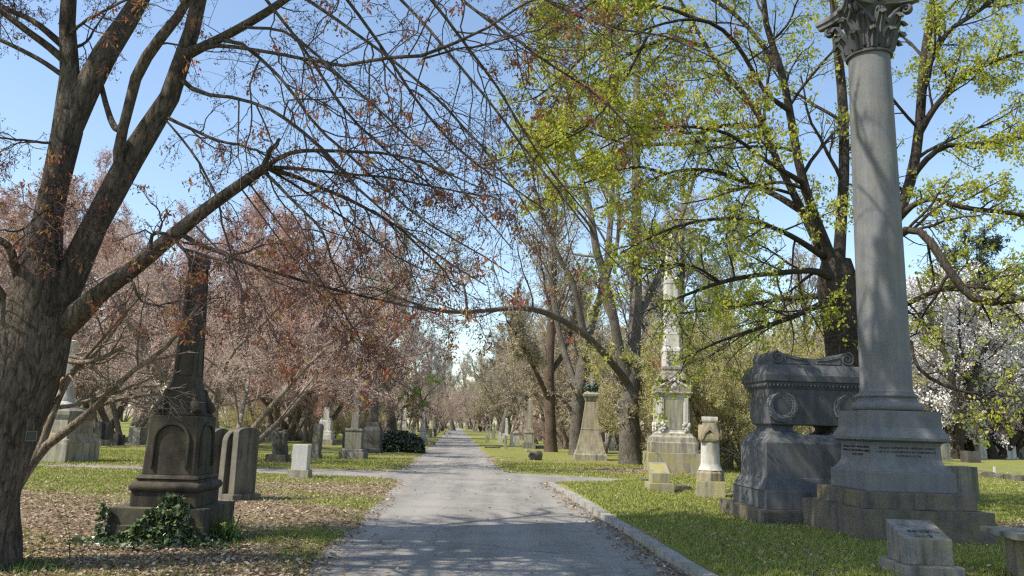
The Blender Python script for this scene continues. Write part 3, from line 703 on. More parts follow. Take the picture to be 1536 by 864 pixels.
    h3 = grow(*spawn(h2, 2, .15, 1, 25, 65, .3, .55, .6, g, rmin=.008, lmin=.4), 5, .14, 0, .5, g); gc.tubes(h3, 3, 0)
    gc.leaves(along(h3, 3, .2, 1, g, .05), .08, 1, g, asp=.5)
    gt.tubes(upper, 6, 0); gt.tubes(side, 6, 0)
    gc.tubes(l2, 4, 0)
    l3 = grow(*spawn(l2, 6, 0.15, 1.0, 20, 65, 0.28, 0.55, 0.7, g, rmin=0.0026, lmin=0.22), 7, 0.18, -0.04, 0.5, g)
    gc.tubes(l3, 3, 0)
    l4 = grow(*spawn(l3, 2, 0.3, 1.0, 25, 65, 0.3, 0.6, 0.8, g, rmin=0.0020, lmin=0.08), 4, 0.15, -0.03, 0.6, g)
    gc.tubes(l4, 3, 0)
    # drooping flower clusters: each twig end carries a small tuft, some carry bigger leafy ones
    tips = np.concatenate([l4[0][:, -1], l3[0][:, -1]])
    keep = g.random(len(tips)) < 0.95; tips = tips[keep]
    n = len(tips); k = 6
    C = np.repeat(tips, k, axis=0)+g.normal(0, 0.016, (n*k, 3)); C[:, 2] -= g.uniform(0, 0.03, n*k)
    gc.leaves(C, 0.026, 2, g, asp=0.36, droop=1.1)
    C = along(l3, 3, 0.2, 1.0, g, 0.01); gc.leaves(C, 0.019, 2, g, asp=0.5, droop=0.6)
    big = tips[g.random(n) < 0.048]; k = 14
    C = np.repeat(big, k, axis=0)+g.normal(0, 0.035, (len(big)*k, 3)); gc.leaves(C, 0.055, 1, g, asp=0.36, droop=1.2)
    near = tips[(depth_arr(tips) < 8.0)]; near = near[g.random(len(near)) < 0.06]
    C = np.repeat(near, 18, axis=0)+g.normal(0, 0.035, (len(near)*18, 3)); gc.leaves(C, 0.052, 1, g, asp=0.34, droop=1.3)
    tree_obj('maple_tree', base, 'big two stemmed maple with red buds and a long low limb beside the road', 'tree', gt, gc, M['bark_maple'], [M['twig_red'], M['bud_red'], M['bud_dull']])
    return base
def depth_arr(P): return (P-np.array([0, 0, EYE]))@FW
# ---- the yellow-green maple behind the column
def green_maple():
    g = np.random.default_rng(9); Y = 19.0
    b = at(1284, 700, Y); base = np.array([b[0], Y, -0.02])
    gt, gc = Geo(), Geo()
    def q(L): return [(x, y, Y+dy, h) for x, y, dy, h in L]
    trunk = traced([q([(1290, 760, 0, 46), (1284, 690, 0, 36), (1276, 600, 0, 31), (1268, 530, 0, 29), (1262, 470, 0, 30), (1256, 420, 0, 28), (1254, 390, 0, 20)])], 18)
    st_ = [
        [(1262, 440, 0, 17), (1240, 390, 0, 13), (1215, 340, .2, 12), (1190, 290, .3, 9), (1165, 240, .4, 8), (1148, 195, .5, 8), (1125, 150, .6, 7), (1090, 115, .8, 6), (1060, 70, 1, 5), (1020, 0, 1.2, 4), (970, -80, 1.5, 2)],
        [(1256, 410, 0, 14), (1232, 350, -.3, 12), (1210, 290, -.5, 11), (1195, 230, -.6, 10), (1185, 170, -.8, 9), (1170, 100, -1, 8), (1150, 40, -1, 7), (1140, -60, -1, 5), (1120, -200, -1, 3)],
        [(1258, 400, .4, 15), (1262, 330, .8, 13), (1266, 250, 1, 12), (1264, 150, 1.2, 11), (1255, 60, 1.3, 10), (1248, -40, 1.4, 8), (1240, -250, 1.6, 4)],
        [(1270, 470, .3, 17), (1310, 400, .8, 13), (1345, 330, 1.2, 13), (1368, 260, 1.4, 12), (1380, 180, 1.6, 11), (1386, 90, 1.8, 10), (1400, 0, 2, 9), (1420, -150, 2, 5)],
        [(1258, 420, -.2, 12), (1225, 408, -1, 8), (1190, 408, -1.6, 7), (1140, 412, -2.4, 6), (1080, 424, -3, 5), (1020, 446, -3.4, 3), (960, 470, -3.6, 2)],
        [(1262, 450, -.2, 11), (1230, 462, -.8, 7), (1190, 476, -1.4, 6), (1140, 492, -2, 5), (1080, 512, -2.6, 3), (1020, 540, -3, 1.5)],
        [(1260, 430, .6, 10), (1210, 440, 1.2, 7), (1150, 452, 2, 5), (1090, 462, 2.6, 4), (1020, 470, 3, 2)],
        [(1270, 440, 0, 14), (1310, 395, -.5, 11), (1350, 352, -1, 10), (1372, 344, -1.2, 9), (1395, 362, -1.5, 10), (1415, 392, -1.7, 10), (1442, 430, -2, 10), (1470, 452, -2.2, 9), (1510, 452, -2.4, 8), (1580, 440, -2.6, 6)],
        [(1272, 470, .3, 10), (1330, 468, .2, 7), (1368, 452, 0, 6), (1405, 436, 0, 6), (1450, 428, -.2, 6), (1500, 436, -.4, 5), (1570, 460, -.6, 3)],
        [(1272, 520, -.2, 9), (1320, 520, -.8, 5), (1366, 520, -1.2, 4), (1372, 545, -1.4, 4), (1400, 570, -1.7, 4), (1440, 586, -2, 3.5), (1480, 592, -2.2, 3), (1550, 596, -2.4, 2)],
        [(1345, 335, 1.2, 9), (1370, 310, .8, 7), (1400, 300, .5, 6), (1450, 312, .2, 6), (1500, 318, 0, 5), (1580, 330, -.2, 3)],
        [(1366, 270, 1.4, 8), (1390, 240, 1, 7), (1420, 220, .6, 6), (1470, 216, .2, 5), (1550, 205, 0, 4), (1640, 200, -.2, 2)],
        [(1376, 205, 1.6, 9), (1400, 165, 1.2, 7), (1440, 120, .8, 6), (1490, 92, .4, 5), (1560, 70, 0, 3)],
        [(1382, 110, 1.8, 8), (1420, 50, 1.6, 6), (1470, 15, 1.4, 5), (1540, -40, 1.2, 3)],
        [(1200, 312, .2, 9), (1160, 290, 1, 7), (1110, 270, 1.6, 6), (1060, 255, 2, 5), (1000, 260, 2.4, 3), (940, 290, 2.6, 2)],
        [(1186, 170, -.8, 7), (1150, 140, -1.6, 5), (1100, 60, -2, 5), (1050, 30, -2.4, 4), (980, 40, -2.8, 3), (900, 80, -3, 1.6)],
        [(1205, 270, -.5, 7), (1150, 240, -1.4, 5), (1090, 200, -2, 4), (1020, 190, -2.6, 3.4), (950, 200, -3, 2.4), (870, 240, -3.4, 1.5)],
        [(1060, 75, 1, 5), (1000, 60, 1.4, 4), (930, 90, 1.8, 3), (860, 130, 2.2, 2), (800, 180, 2.4, 1.2)],
        [(1144, 195, .5, 6), (1090, 190, 1, 4.5), (1030, 200, 1.4, 4), (960, 160, 1.8, 3), (880, 150, 2, 2)],
        [(1240, 385, 0, 8), (1180, 350, -1.8, 6), (1120, 330, -2.8, 5), (1060, 330, -3.6, 4), (1000, 345, -4.2, 3), (930, 380, -4.6, 1.8)],
        [(1060, 255, 2, 5), (990, 230, 1.5, 4), (920, 210, 1, 3), (850, 190, .5, 2.2), (790, 200, 0, 1.4)],
        [(1000, 260, 2.4, 4), (950, 250, 1.6, 3), (890, 270, 1, 2.4), (830, 290, .4, 1.4)],
        [(1050, 30, -2.4, 5), (980, 10, -2.6, 4), (900, 60, -3, 3.4), (850, 110, -3.2, 2.6), (800, 150, -3.4, 1.4)],
        [(980, 40, -2.8, 4), (930, 130, -3.2, 3), (880, 190, -3.6, 2.4), (820, 220, -4, 1.4)],
        [(1140, -60, -1, 6), (1050, -60, -2.4, 5), (960, -40, -3.6, 4), (880, 10, -4.6, 3), (810, 70, -5.4, 1.6)],
        [(1080, 424, -3, 4), (1040, 400, -3.6, 3), (990, 400, -4, 2.4), (950, 430, -4.4, 1.4)],
        [(1170, 100, -1, 6), (1100, 20, -.4, 5), (1000, -30, 0, 4), (900, -20, .4, 3), (820, 30, .6, 1.6)],
    ]
    stems = traced([q(L) for L in st_], 16, 0.63)
    core = join(subset(stems, np.arange(len(stems[0])) < 4)); ft = lambda b, m_=60: (np.stack([np.stack([np.interp(np.linspace(0, 1, m_), np.linspace(0, 1, p.shape[0]), p[:, c]) for c in range(3)], -1) for p in b[0]]), None, None)
    stems = join(core, attach(subset(stems, np.arange(len(stems[0])) >= 4), ft(core), 2.2)); stems = join(core, attach(subset(stems, np.arange(len(stems[0])) >= 4), ft(stems), 2.2))
    gt.tubes(trunk, 20, 0, 0.05, g); gt.tubes(stems, 9, 0, 0.03, g)
    l2 = grow(*spawn(stems, 13, 0.15, 1.0, 25, 70, 0.20, 0.42, 0.5, g, rmin=0.014, lmin=0.9, lmax=3.2), 8, 0.13, 0.01, 0.35, g)
    gt.tubes(l2, 5, 0)
    l3 = grow(*spawn(l2, 9, 0.15, 1.0, 25, 70, 0.25, 0.5, 0.55, g, rmin=0.0065, lmin=0.35), 6, 0.15, 0.0, 0.45, g)
    gc.tubes(l3, 3, 0)
    l4 = grow(*spawn(l3, 4, 0.25, 1.0, 25, 70, 0.3, 0.6, 0.7, g, rmin=0.0045, lmin=0.15), 4, 0.16, 0.0, 0.6, g)
    gc.tubes(l4, 3, 0)
    tips = np.concatenate([l4[0][:, -1], l3[0][:, -1]]); n = len(tips)
    dens = wnoise(tips[:, 0]*1.0+tips[:, 2]*0.6, tips[:, 1]+tips[:, 2], 0.30, 31)
    pr = np.clip(0.80+0.55*dens, 0.22, 1)
    pr = pr*np.where((tips[:, 0] > 8.6) & (tips[:, 2] < 7.5), 0.45, 1.0)*np.where(tips[:, 2] < 5.2, 0.55, 1.0)*np.where((tips[:, 0] < 5.0) & (tips[:, 2] < 7.2) & (tips[:, 0] > 2.0), 0.5, 1.0)
    tp = tips[g.random(n) < pr]; k = 8
    C = np.repeat(tp, k, axis=0)+g.normal(0, 0.06, (len(tp)*k, 3)); C[:, 2] -= g.uniform(0, 0.06, len(C))
    pick = np.repeat(g.random(len(tp)) < 0.3, k); gc.leaves(C[~pick], 0.088, 1, g, asp=0.6, droop=0.9); gc.leaves(C[pick], 0.078, 2, g, asp=0.6, droop=0.9)
    tree_obj('maple_tree', base, 'spreading maple with fresh yellow green leaves behind the tall column', 'tree', gt, gc, M['bark_dark'], [M['twig_dark'], M['leaf_spring'], M['leaf_lime']])
# ---- generic trees, built round the origin, reused by copies
def gen_tree(seed, H, tr, stems=1, spread=0.45, limb=(9, 0.22, 0.95, 30, 70, 0.34, 0.55), k2=7, k3=5, k4=0, up=0.02, leaf=0.08, lk=4, lj=0.08, lmat=1, twr=0.012, lean=0.06, droop=0.0, t_top=0.9, l2=(0.3, 0.5), l3=(0.3, 0.55), asp=0.55, ang=(20, 60)):
    g = np.random.default_rng(seed); gt, gc = Geo(), Geo()
    if stems == 1:
        S = np.array([[0, 0, -0.3]]); D = np.array([[g.normal(0, lean), g.normal(0, lean), 1.0]])
    else:
        a = np.arange(stems)*6.283/stems+g.uniform(0, 1, stems)
        S = np.stack([0.12*np.cos(a), 0.12*np.sin(a), np.full(stems, -0.2)], -1); tl = g.uniform(0.5, 1.2, stems)*spread
        D = np.stack([np.cos(a)*tl, np.sin(a)*tl, np.ones(stems)], -1)
    tk = grow(S, D, np.full(len(S), H*t_top)*g.uniform(0.85, 1.0, len(S)), np.full(len(S), tr), 12, 0.05 if stems == 1 else 0.09, 0.02, 0.22, g)
    fl = tk[1].copy(); fl[:, 0] *= 1.55; fl[:, 1] *= 1.05; tk = (tk[0], fl, tk[2])
    gt.tubes(tk, 12, 0, 0.04, g)
    b1 = grow(*spawn(tk, limb[0], limb[1], limb[2], limb[3], limb[4], limb[5], limb[6], 0.55, g, up=0.3, fall=0.5), 9, 0.09, up, 0.25, g)
    gt.tubes(b1, 6, 0)
    b2 = grow(*spawn(b1, k2, 0.15, 1.0, ang[0], ang[1], l2[0], l2[1], 0.55, g, up=0.15, rmin=twr*1.4, lmin=H*0.03), 6, 0.12, up-droop*0.5, 0.4, g)
    gc.tubes(b2, 4, 0)
    b3 = grow(*spawn(b2, k3, 0.15, 1.0, ang[0], ang[1]+8, l3[0], l3[1], 0.6, g, rmin=twr, lmin=H*0.015), 4, 0.14, up*0.5-droop, 0.5, g)
    gc.tubes(b3, 3, 0)
    last = b3
    if k4:
        last = grow(*spawn(b3, k4, 0.2, 1.0, 20, 65, 0.35, 0.65, 0.7, g, rmin=twr*0.7, lmin=H*0.01), 3, 0.15, -droop, 0.6, g)
        gc.tubes(last, 3, 0)
    if lk: gc.leaves(along(last, lk, 0.15, 1.0, g, lj), leaf, lmat, g, asp=asp, droop=0.3)
    return gt.mesh('trunk'), gc.mesh('crown')
PROTO = {}
def proto(kind, bark_m, mats, **kw):
    PROTO[kind] = (gen_tree(**kw), bark_m, mats)
NPLACED = {}
def plant(kind, name, x, y, label, cat='tree', group=None, sc=1.0, rz=0.0, szf=1.0, z=None):
    (tm, cm), bk, mats = PROTO[kind]
    if not tm.materials: tm.materials.append(bk)
    if not cm.materials:
        for k in mats: cm.materials.append(k)
    zz = float(ground_z(np.array([x]), np.array([y]))[0]) if z is None else z
    o = thing(name, (x, y, zz), label, cat, group, rz)
    o.scale = (sc, sc, sc*szf)
    for nm, me in (('trunk', tm), ('crown', cm)):
        c = bpy.data.objects.new(nm, me); COL.objects.link(c); c.parent = o
    return o
def place_px(kind, name, px, Y, label, top_py=None, H=None, **kw):
    "stand a tree at photo column px, Y metres off; scale it so its top reaches row top_py"
    p = at(px, 640, Y)
    if top_py is not None:
        kw['sc'] = (at(px, top_py, Y)[2])/H
    return plant(kind, name, p[0], Y, label, **kw)
# ---------------------------------------------------------------- monuments
def Zp(px, py, Y): return float(at(px, py, Y)[2])
def Xp(px, py, Y): return float(at(px, py, Y)[0])
def gz(x, y): return float(ground_z(np.array([x]), np.array([y]))[0])
def foot(x, y, hx, hy): FOOT.append((x, y, hx, hy))
# ---- dark brownstone obelisk, left of the road
def left_obelisk():
    Yf = 10.35; hw = 0.615              # front face of the bottom slab, its half width
    cx = Xp(229, 800, Yf); cyy = Yf+hw
    t = thing('obelisk_monument', (cx, cyy, 0), 'dark brownstone obelisk on an arched pedestal with ivy at its foot', 'monument', rz=R_(1.0))
    foot(cx, cyy, hw, hw)
    def zz(py): return Zp(258, py, cyy-0.34)
    zs = Zp(240, 762, Yf+0.10)
    MB().sq([(hw, -0.25), (hw, zs*0.52), (hw-0.012, zs*0.53), (hw-0.012, zs)]).build('foundation', M['foundation_dark'], t, bevel=0.018)
    z1 = zz(738)
    s = 0.425
    MB().sq([(s, zs), (s, z1)]).build('base', M['brownstone'], t, bevel=0.012)
    MB().sq([(s+0.0, z1), (s+0.03, z1+0.03), (s+0.04, z1+0.07), (s+0.02, z1+0.115), (s-0.03, z1+0.13), (s-0.035, z1+0.15), (s-0.015, z1+0.17), (s-0.025, z1+0.20), (s-0.055, z1+0.215)], cut=0.06).build('base_moulding', M['brownstone'], t, smooth=50)
    zb = z1+0.215; zt = zz(623)
    d0, d1 = 0.352, 0.328
    MB().sq([(d0, zb), (d1, zt)], cut=0.06).build('die', M['brownstone'], t, bevel=0.01)
    for rot in (0, 1):
        w_ = 0.225; za = zb+0.10; zc = zt-0.33
        arch = [(-w_, za), (-w_, zc)]+[(-w_*math.cos(a), zc+w_*math.sin(a)) for a in np.linspace(0.1, math.pi-0.1, 14)]+[(w_, zc), (w_, za)]
        def P(x, zq, off):
            yy = -(d0+(d1-d0)*(zq-zb)/(zt-zb))-off
            return (x, yy, zq) if rot == 0 else (-yy, x, zq)
        MB().tube([P(x, zq, 0.010) for x, zq in arch], 0.026, 6).build('arch_moulding', M['brownstone'], t, smooth=60)
    zc2 = zz(607); ze = zz(584)
    MB().sq([(0.30, zt), (0.31, zt+0.02), (0.245, zt+0.05), (0.20, ze)], cut=0.08).build('shoulder', M['brownstone'], t, bevel=0.008)
    for sx in (-1, 1):
        for sy in (-1, 1):
            pts = []
            for a in np.linspace(0, 1, 9):
                rr_ = 0.275-0.10*a**0.7; pts.append((sx*rr_, sy*rr_, zt+0.05+(ze-zt-0.03)*a))
            MB().tube(pts, [0.06, 0.075, 0.078, 0.07, 0.055, 0.045, 0.04, 0.045, 0.03], 10).build('scroll_corner', M['brownstone'], t, smooth=60)
    ztop = zz(377); s0, s1 = 0.162, 0.108
    zc3 = ze+0.10
    MB().sq([(s0+0.025, ze), (s0+0.015, zc3), (s0, zc3+0.005), (s1, ztop-0.16), (s1+0.014, ztop-0.15), (s1+0.014, ztop-0.03), (s1-0.02, ztop)], cut=0.14).build('shaft', M['brownstone'], t, bevel=0.006)
    for rot in (0, 1):
        A = lambda x, o, zq: (x, -o, zq) if rot == 0 else (o, x, zq)
        za, zb2 = zc3+0.10, ztop-0.42
        fo = lambda zq: s0+(s1-s0)*(zq-zc3)/(ztop-0.16-zc3)
        pts = [A(-fo(za)*.62, fo(za)-.004, za), A(-fo(zb2)*.62, fo(zb2)-.004, zb2), A(-fo(zb2)*.3, fo(zb2)-.004, zb2+.07), A(fo(zb2)*.3, fo(zb2)-.004, zb2+.07), A(fo(zb2)*.62, fo(zb2)-.004, zb2), A(fo(za)*.62, fo(za)-.004, za), A(-fo(za)*.62, fo(za)-.004, za)]
        MB().tube(pts, 0.016, 6).build('shaft_moulding', M['brownstone'], t, smooth=60)
        MB().tube([A(0.05*math.cos(a), s1+0.008, ztop-0.25+0.06*math.sin(a)) for a in np.linspace(0, 6.283, 17)], 0.014, 6).build('roundel', M['brownstone'], t, smooth=60)
    return cx, cyy, hw, zs
# ---- generic grave markers, built at photo places
def slab_outline(w, h, kind):
    x = w/2
    if kind == 'round':
        zc = h-x; return [(-x, 0), (x, 0), (x, zc)]+[(x*math.cos(a), zc+x*math.sin(a)) for a in np.linspace(0.15, math.pi-0.15, 11)]+[(-x, zc)]
    if kind == 'seg':
        zc = h-x*0.35; return [(-x, 0), (x, 0), (x, zc)]+[(x*math.cos(a), zc+x*0.35*math.sin(a)) for a in np.linspace(0.2, math.pi-0.2, 9)]+[(-x, zc)]
    if kind == 'gable': return [(-x, 0), (x, 0), (x, h*0.82), (0, h), (-x, h*0.82)]
    if kind == 'shoulder':
        return [(-x, 0), (x, 0), (x, h*0.80), (x*0.72, h*0.80)]+[(x*0.72*math.cos(a), h*0.80+h*0.20*math.sin(a)) for a in np.linspace(0.2, math.pi-0.2, 9)]+[(-x*0.72, h*0.80), (-x, h*0.80)]
    return [(-x, 0), (x, 0), (x, h), (-x, h)]
def marker(name, px, pyb, pyt, wpx, mat, label, cat='gravestone', kind='round', th=0.14, plinth=0, rz=0.0, group=None, bev=0.008, Y=None, tilt=0.0, plinth_mat=None, z=None):
    "upright stone whose foot stands at px,pyb and whose top reaches row pyt"
    if Y is None:
        p = gnd(px, pyb, 0.03 if z is None else z); Y = p[1]
    x = Xp(px, pyb, Y); zb = gz(x, Y); h = Zp(px, pyt, Y)-zb; wd = pw(wpx, Y)
    t = thing(name, (x, Y+th/2, zb), label, cat, group, rz); t.rotation_euler[1] = tilt
    hp = 0
    if plinth:
        hp = h*plinth
        MB().rect([(wd*0.66, th*0.5+wd*0.16, -0.15), (wd*0.66, th*0.5+wd*0.16, hp)]).build('plinth', M[plinth_mat or mat], t, bevel=bev)
    o = slab_outline(wd, h-hp+(0 if plinth else 0.15), kind)
    z0 = hp if plinth else -0.15
    MB().prism([(a, b+z0) for a, b in o], -th/2, th/2).build('tablet', M[mat], t, bevel=bev)
    if Y < 40: foot(x, Y+th/2, wd*0.6, th)
    return t
def obelisk(name, px, pyb, pyt, base_px, shaft_px, mat, label, tiers, base_mat=None, rz=0.0, cat='monument', group=None, tip=0.5, Y=None, z=None, taper=0.62):
    "tiers: [(row, half width px at bottom, half width px at top)] stacked up to the shaft's foot"
    if Y is None:
        p = gnd(px, pyb, 0.03 if z is None else z); Y = p[1]+pw(base_px, p[1])/2
    x = Xp(px, pyb, Y); zb = gz(x, Y); m_ = pw(1, Y)
    t = thing(name, (x, Y, zb), label, cat, group, rz)
    if Y < 40: foot(x, Y, base_px*m_/2, base_px*m_/2)
    zl = -0.2
    for k, (row, a, b) in enumerate(tiers):
        zt = Zp(px, row, Y)-zb
        c = a*m_; d = b*m_; hh = zt-max(zl, 0)
        prof = [(c, zl), (c, zt-hh*0.18), (d, zt)] if abs(c-d) > 1e-6 else [(c, zl), (c, zt)]
        MB().sq(prof).build('base' if k == 0 else 'die', M[(base_mat or mat) if k == 0 else mat], t, bevel=0.012)
        zl = zt
    zt = Zp(px, pyt, Y)-zb; s = shaft_px*m_/2
    MB().sq([(s, zl), (s*taper, zl+(zt-zl)*(1-0.09*tip)), (s*0.06, zt)]).build('shaft', M[mat], t, bevel=0.006)
    return t
def cross(name, px, pyb, pyt, wpx, mat, label, group=None):
    p = gnd(px, pyb); Y = p[1]; x = p[0]; zb = gz(x, Y); h = Zp(px, pyt, Y)-zb; w_ = pw(wpx, Y)/2; a = w_*0.24
    t = thing(name, (x, Y, zb), label, 'cross', group)
    zm = h*0.66
    MB().prism([(-a, h*0.2), (a, h*0.2), (a, zm-a), (w_, zm-a), (w_, zm+a), (a, zm+a), (a, h), (-a, h), (-a, zm+a), (-w_, zm+a), (-w_, zm-a), (-a, zm-a)], -a*0.8, a*0.8).build('cross_shaft', M[mat], t, bevel=0.01)
    MB().sq([(w_*0.9, -0.2), (w_*0.9, h*0.1), (w_*0.6, h*0.1), (w_*0.6, h*0.2)]).build('stepped_base', M[mat], t, bevel=0.01)
    return t
def wedge(name, cx, cyy, w_, d_, hb, hf, base, mat, label, rz=0.0, zb=None):
    "slant marker: low front, high back, on a wider base"
    zb = gz(cx, cyy) if zb is None else zb
    t = thing(name, (cx, cyy, zb), label, 'gravestone', None, rz)
    bw, bd, bh = base
    MB().box(-bw/2, bw/2, -bd/2, bd/2, -0.15, bh).build('base', M[mat], t, bevel=0.015)
    mb = MB(); ys = [(-d_/2, hf), (d_/2, hb)]
    mb.ring_stack([[(-w_/2, -d_/2, z), (w_/2, -d_/2, z), (w_/2, d_/2, z), (-w_/2, d_/2, z)] for z in (bh,)]+[[(-w_/2, -d_/2, bh+hf), (w_/2, -d_/2, bh+hf), (w_/2, d_/2*0.55, bh+hb), (-w_/2, d_/2*0.55, bh+hb)]][:0]+[[(-w_/2, -d_/2, bh+hf), (w_/2, -d_/2, bh+hf), (w_/2, d_/2, bh+hb), (-w_/2, d_/2, bh+hb)]])
    mb.build('slant_stone', M[mat], t, bevel=0.012)
    foot(cx, cyy, bw/2, bd/2)
    return t
def letters(rows, parent, face, x0, x1, ztop, dz, hgt, seed, name='lettering', mat='incised'):
    "worn letter marks in rows; face(x, z) gives the point on the stone"
    rr = random.Random(seed); mb = MB()
    for k, (a, b) in enumerate(rows):
        x = x0+(x1-x0)*a; xe = x0+(x1-x0)*b; zr = ztop-k*dz
        while x < xe:
            wl = rr.uniform(0.5, 1.0)*hgt*0.62
            if rr.random() < 0.17: x += hgt*0.5; continue
            for zz_ in ((0, 1), ) if rr.random() < 0.4 else ((0, 0.22), (0.78, 1)):
                p0 = face(x, zr+zz_[0]*hgt); p1 = face(x+wl, zr+zz_[1]*hgt)
                mb.box(min(p0[0], p1[0]), max(p0[0], p1[0])+1e-3, min(p0[1], p1[1])-0.002, max(p0[1], p1[1])+0.004, p0[2], p1[2]) if rr.random() < 0.35 else mb.box(p0[0], p0[0]+hgt*0.16, p0[1]-0.002, p0[1]+0.004, zr, zr+hgt)
            x += wl+hgt*0.22
    return mb.build(name, M[mat], parent)
# ---- column monument
def column_monument():
    Yf = 12.35; zg = 0.05; W = 2.12
    cx = Xp(1380, 815, Yf)+0.07; cyy = Yf+W/2
    cx = Xp(1330, 600, cyy)
    t = thing('column_monument', (cx, cyy, zg), 'tall round granite column with a leafy capital on an inscribed pedestal', 'monument', rz=R_(2.0))
    t.rotation_euler[1] = R_(-0.0)
    foot(cx, cyy, W/2, W/2)
    def z(py, Y): return Zp(1375, py, Y)-zg
    zA = z(767, Yf+0.02); zB = z(740, Yf+0.2); 
    mb = MB().box(-W/2, W/2, -W/2, W/2, -0.12, zA); mb.rough(0.030, 2.3, 5, 2)
    mb.build('foundation', M['foundation'], t, smooth=25)
    a = 0.885
    MB().box(-a, a, -a, a, zA, zB).build('step', M['foundation'], t, bevel=0.02)
    zC = z(709, cyy-0.68); zD = z(697, cyy-0.60); zE = z(665, cyy-0.56); zF = z(658, cyy-0.63); zG = z(644, cyy-0.57); zH = z(617, cyy-0.57)
    MB().sq([(0.70, zB), (0.70, zC-0.015), (0.69, zC)], asp=1).build('plinth', M['granite'], t, bevel=0.01)
    MB().sq([(0.675, zC), (0.64, zC+(zD-zC)*0.35), (0.60, zC+(zD-zC)*0.8), (0.575, zD+0.02), (0.565, zD+0.06), (0.555, zE-0.05), (0.575, zE), (0.66, zE+(zF-zE)*0.5), (0.665, zF)]).build('die', M['granite'], t, bevel=0.006)
    MB().sq([(0.665, zF), (0.655, zF+0.03), (0.60, zG), (0.59, zG+0.012), (0.585, zG+0.02), (0.58, zH-0.01), (0.57, zH)]).build('cap_block', M['granite'], t, bevel=0.006)
    zi0, zi1 = zD+0.05, zE-0.06
    fy = lambda x, zq: (x, -0.566, zq)
    dz = (zi1-zi0)/3.6; hg = dz*0.50
    letters([(0.02, 0.95), (0.0, 0.97), (0.32, 0.72)], t, fy, -0.50, 0.50, zi1-hg*1.2, dz, hg, 4)
    # left face inscription
    sub = letters([(0.05, 0.95), (0.02, 0.96), (0.35, 0.75)], t, fy, -0.50, 0.50, zi1-hg*1.2, dz, hg, 8)
    sub.rotation_euler[2] = -math.pi/2
    zI = z(583, cyy); r0 = 0.405
    prof = [(0.535, zH)]
    for k in range(9):
        an = -math.pi/2+math.pi*k/8; prof.append((0.51+0.055*math.cos(an), zH+0.075+0.070*math.sin(an)))
    prof += [(0.485, zH+0.155), (0.455, zH+0.175), (0.452, zH+0.205), (0.462, zH+0.22)]
    for k in range(7):
        an = -math.pi/2+math.pi*k/6; prof.append((0.445+0.035*math.cos(an), zH+0.255+0.035*math.sin(an)))
    prof += [(0.43, zH+0.295), (0.425, zH+0.315)]
    MB().lathe(prof, 40).build('column_base', M['granite'], t, smooth=40)
    zJ0 = zH+0.315; zJ = z(92, cyy)
    sh = [(0.428, zJ0), (0.412, zJ0+0.05)]
    for k in range(15):
        f = k/14; sh.append((0.408-(0.408-0.352)*f**1.25, zJ0+0.09+(zJ-zJ0-0.09)*f))
    MB().lathe(sh, 48).build('shaft', M['granite'], t, smooth=40)
    # capital: bell, two rows of acanthus leaves, corner volutes, curved abacus
    H = 1.02
    cap = MB().lathe([(0.352, zJ), (0.395, zJ+0.015), (0.40, zJ+0.05), (0.36, zJ+0.075), (0.345, zJ+0.10), (0.35, zJ+0.5), (0.42, zJ+0.8), (0.50, zJ+H-0.14)], 32)
    cap.build('capital', M['granite_dark'], t, smooth=45)
    for row, (n, h0, hh, off, wd) in enumerate(((10, 0.07, 0.34, 0.0, 0.115), (10, 0.12, 0.58, 0.5, 0.11))):
        mb = MB()
        for k in range(n):
            a0 = 2*math.pi*(k+off)/n; rings = []
            for i in range(9):
                f = i/8; zz_ = zJ+h0+hh*min(f, 0.82)/0.82*(1-0.0)-(0.10 if f > 0.9 else (0.02 if f > 0.85 else 0))
                r = 0.40+0.025*math.sin(3.1*f)+0.04*f+0.30*max(0, f-0.45)**1.25*(1.25+0.25*row)
                w_ = wd*(0.85+0.35*math.sin(math.pi*min(f*1.05, 1)))*(1-0.55*max(0, f-0.7)/0.3)*(1-0.12*(i % 2))
                ct, sn = math.cos(a0), math.sin(a0); th_ = 0.030
                def Pt(rad, tang): return (ct*rad-sn*tang, sn*rad+ct*tang, zz_)
                rings.append([Pt(r-0.05, -w_), Pt(r+0.005, -w_*0.55), Pt(r-0.02, -w_*0.25), Pt(r+0.035, 0), Pt(r-0.02, w_*0.25), Pt(r+0.005, w_*0.55), Pt(r-0.05, w_), Pt(r-0.075, 0)])
            mb.ring_stack(rings)
        mb.build('acanthus_row', M['granite_dark'], t, smooth=50)
    for k in range(4):
        mb = MB(); a0 = math.pi/4+k*math.pi/2; ct, sn = math.cos(a0), math.sin(a0)
        for sgn in (-1, 1):
            pts = []
            for i in range(8):
                f = i/7; pts.append((0.40+0.22*f, sgn*(0.20*(1-f)+0.035), zJ+0.50+0.33*f**0.8))
            for i in range(1, 15):
                an = math.pi/2-i*0.55; rr_ = 0.085*(1-i/17)
                pts.append((0.62+0.055+rr_*math.cos(an)*1.0, sgn*0.035, zJ+0.745+rr_*math.sin(an)))
            mb.tube([(ct*x-sn*y, sn*x+ct*y, zz_) for x, y, zz_ in pts], [0.034]*8+[0.032-0.001*i for i in range(14)], 7)
        mb.build('volute', M['granite_dark'], t, smooth=60)
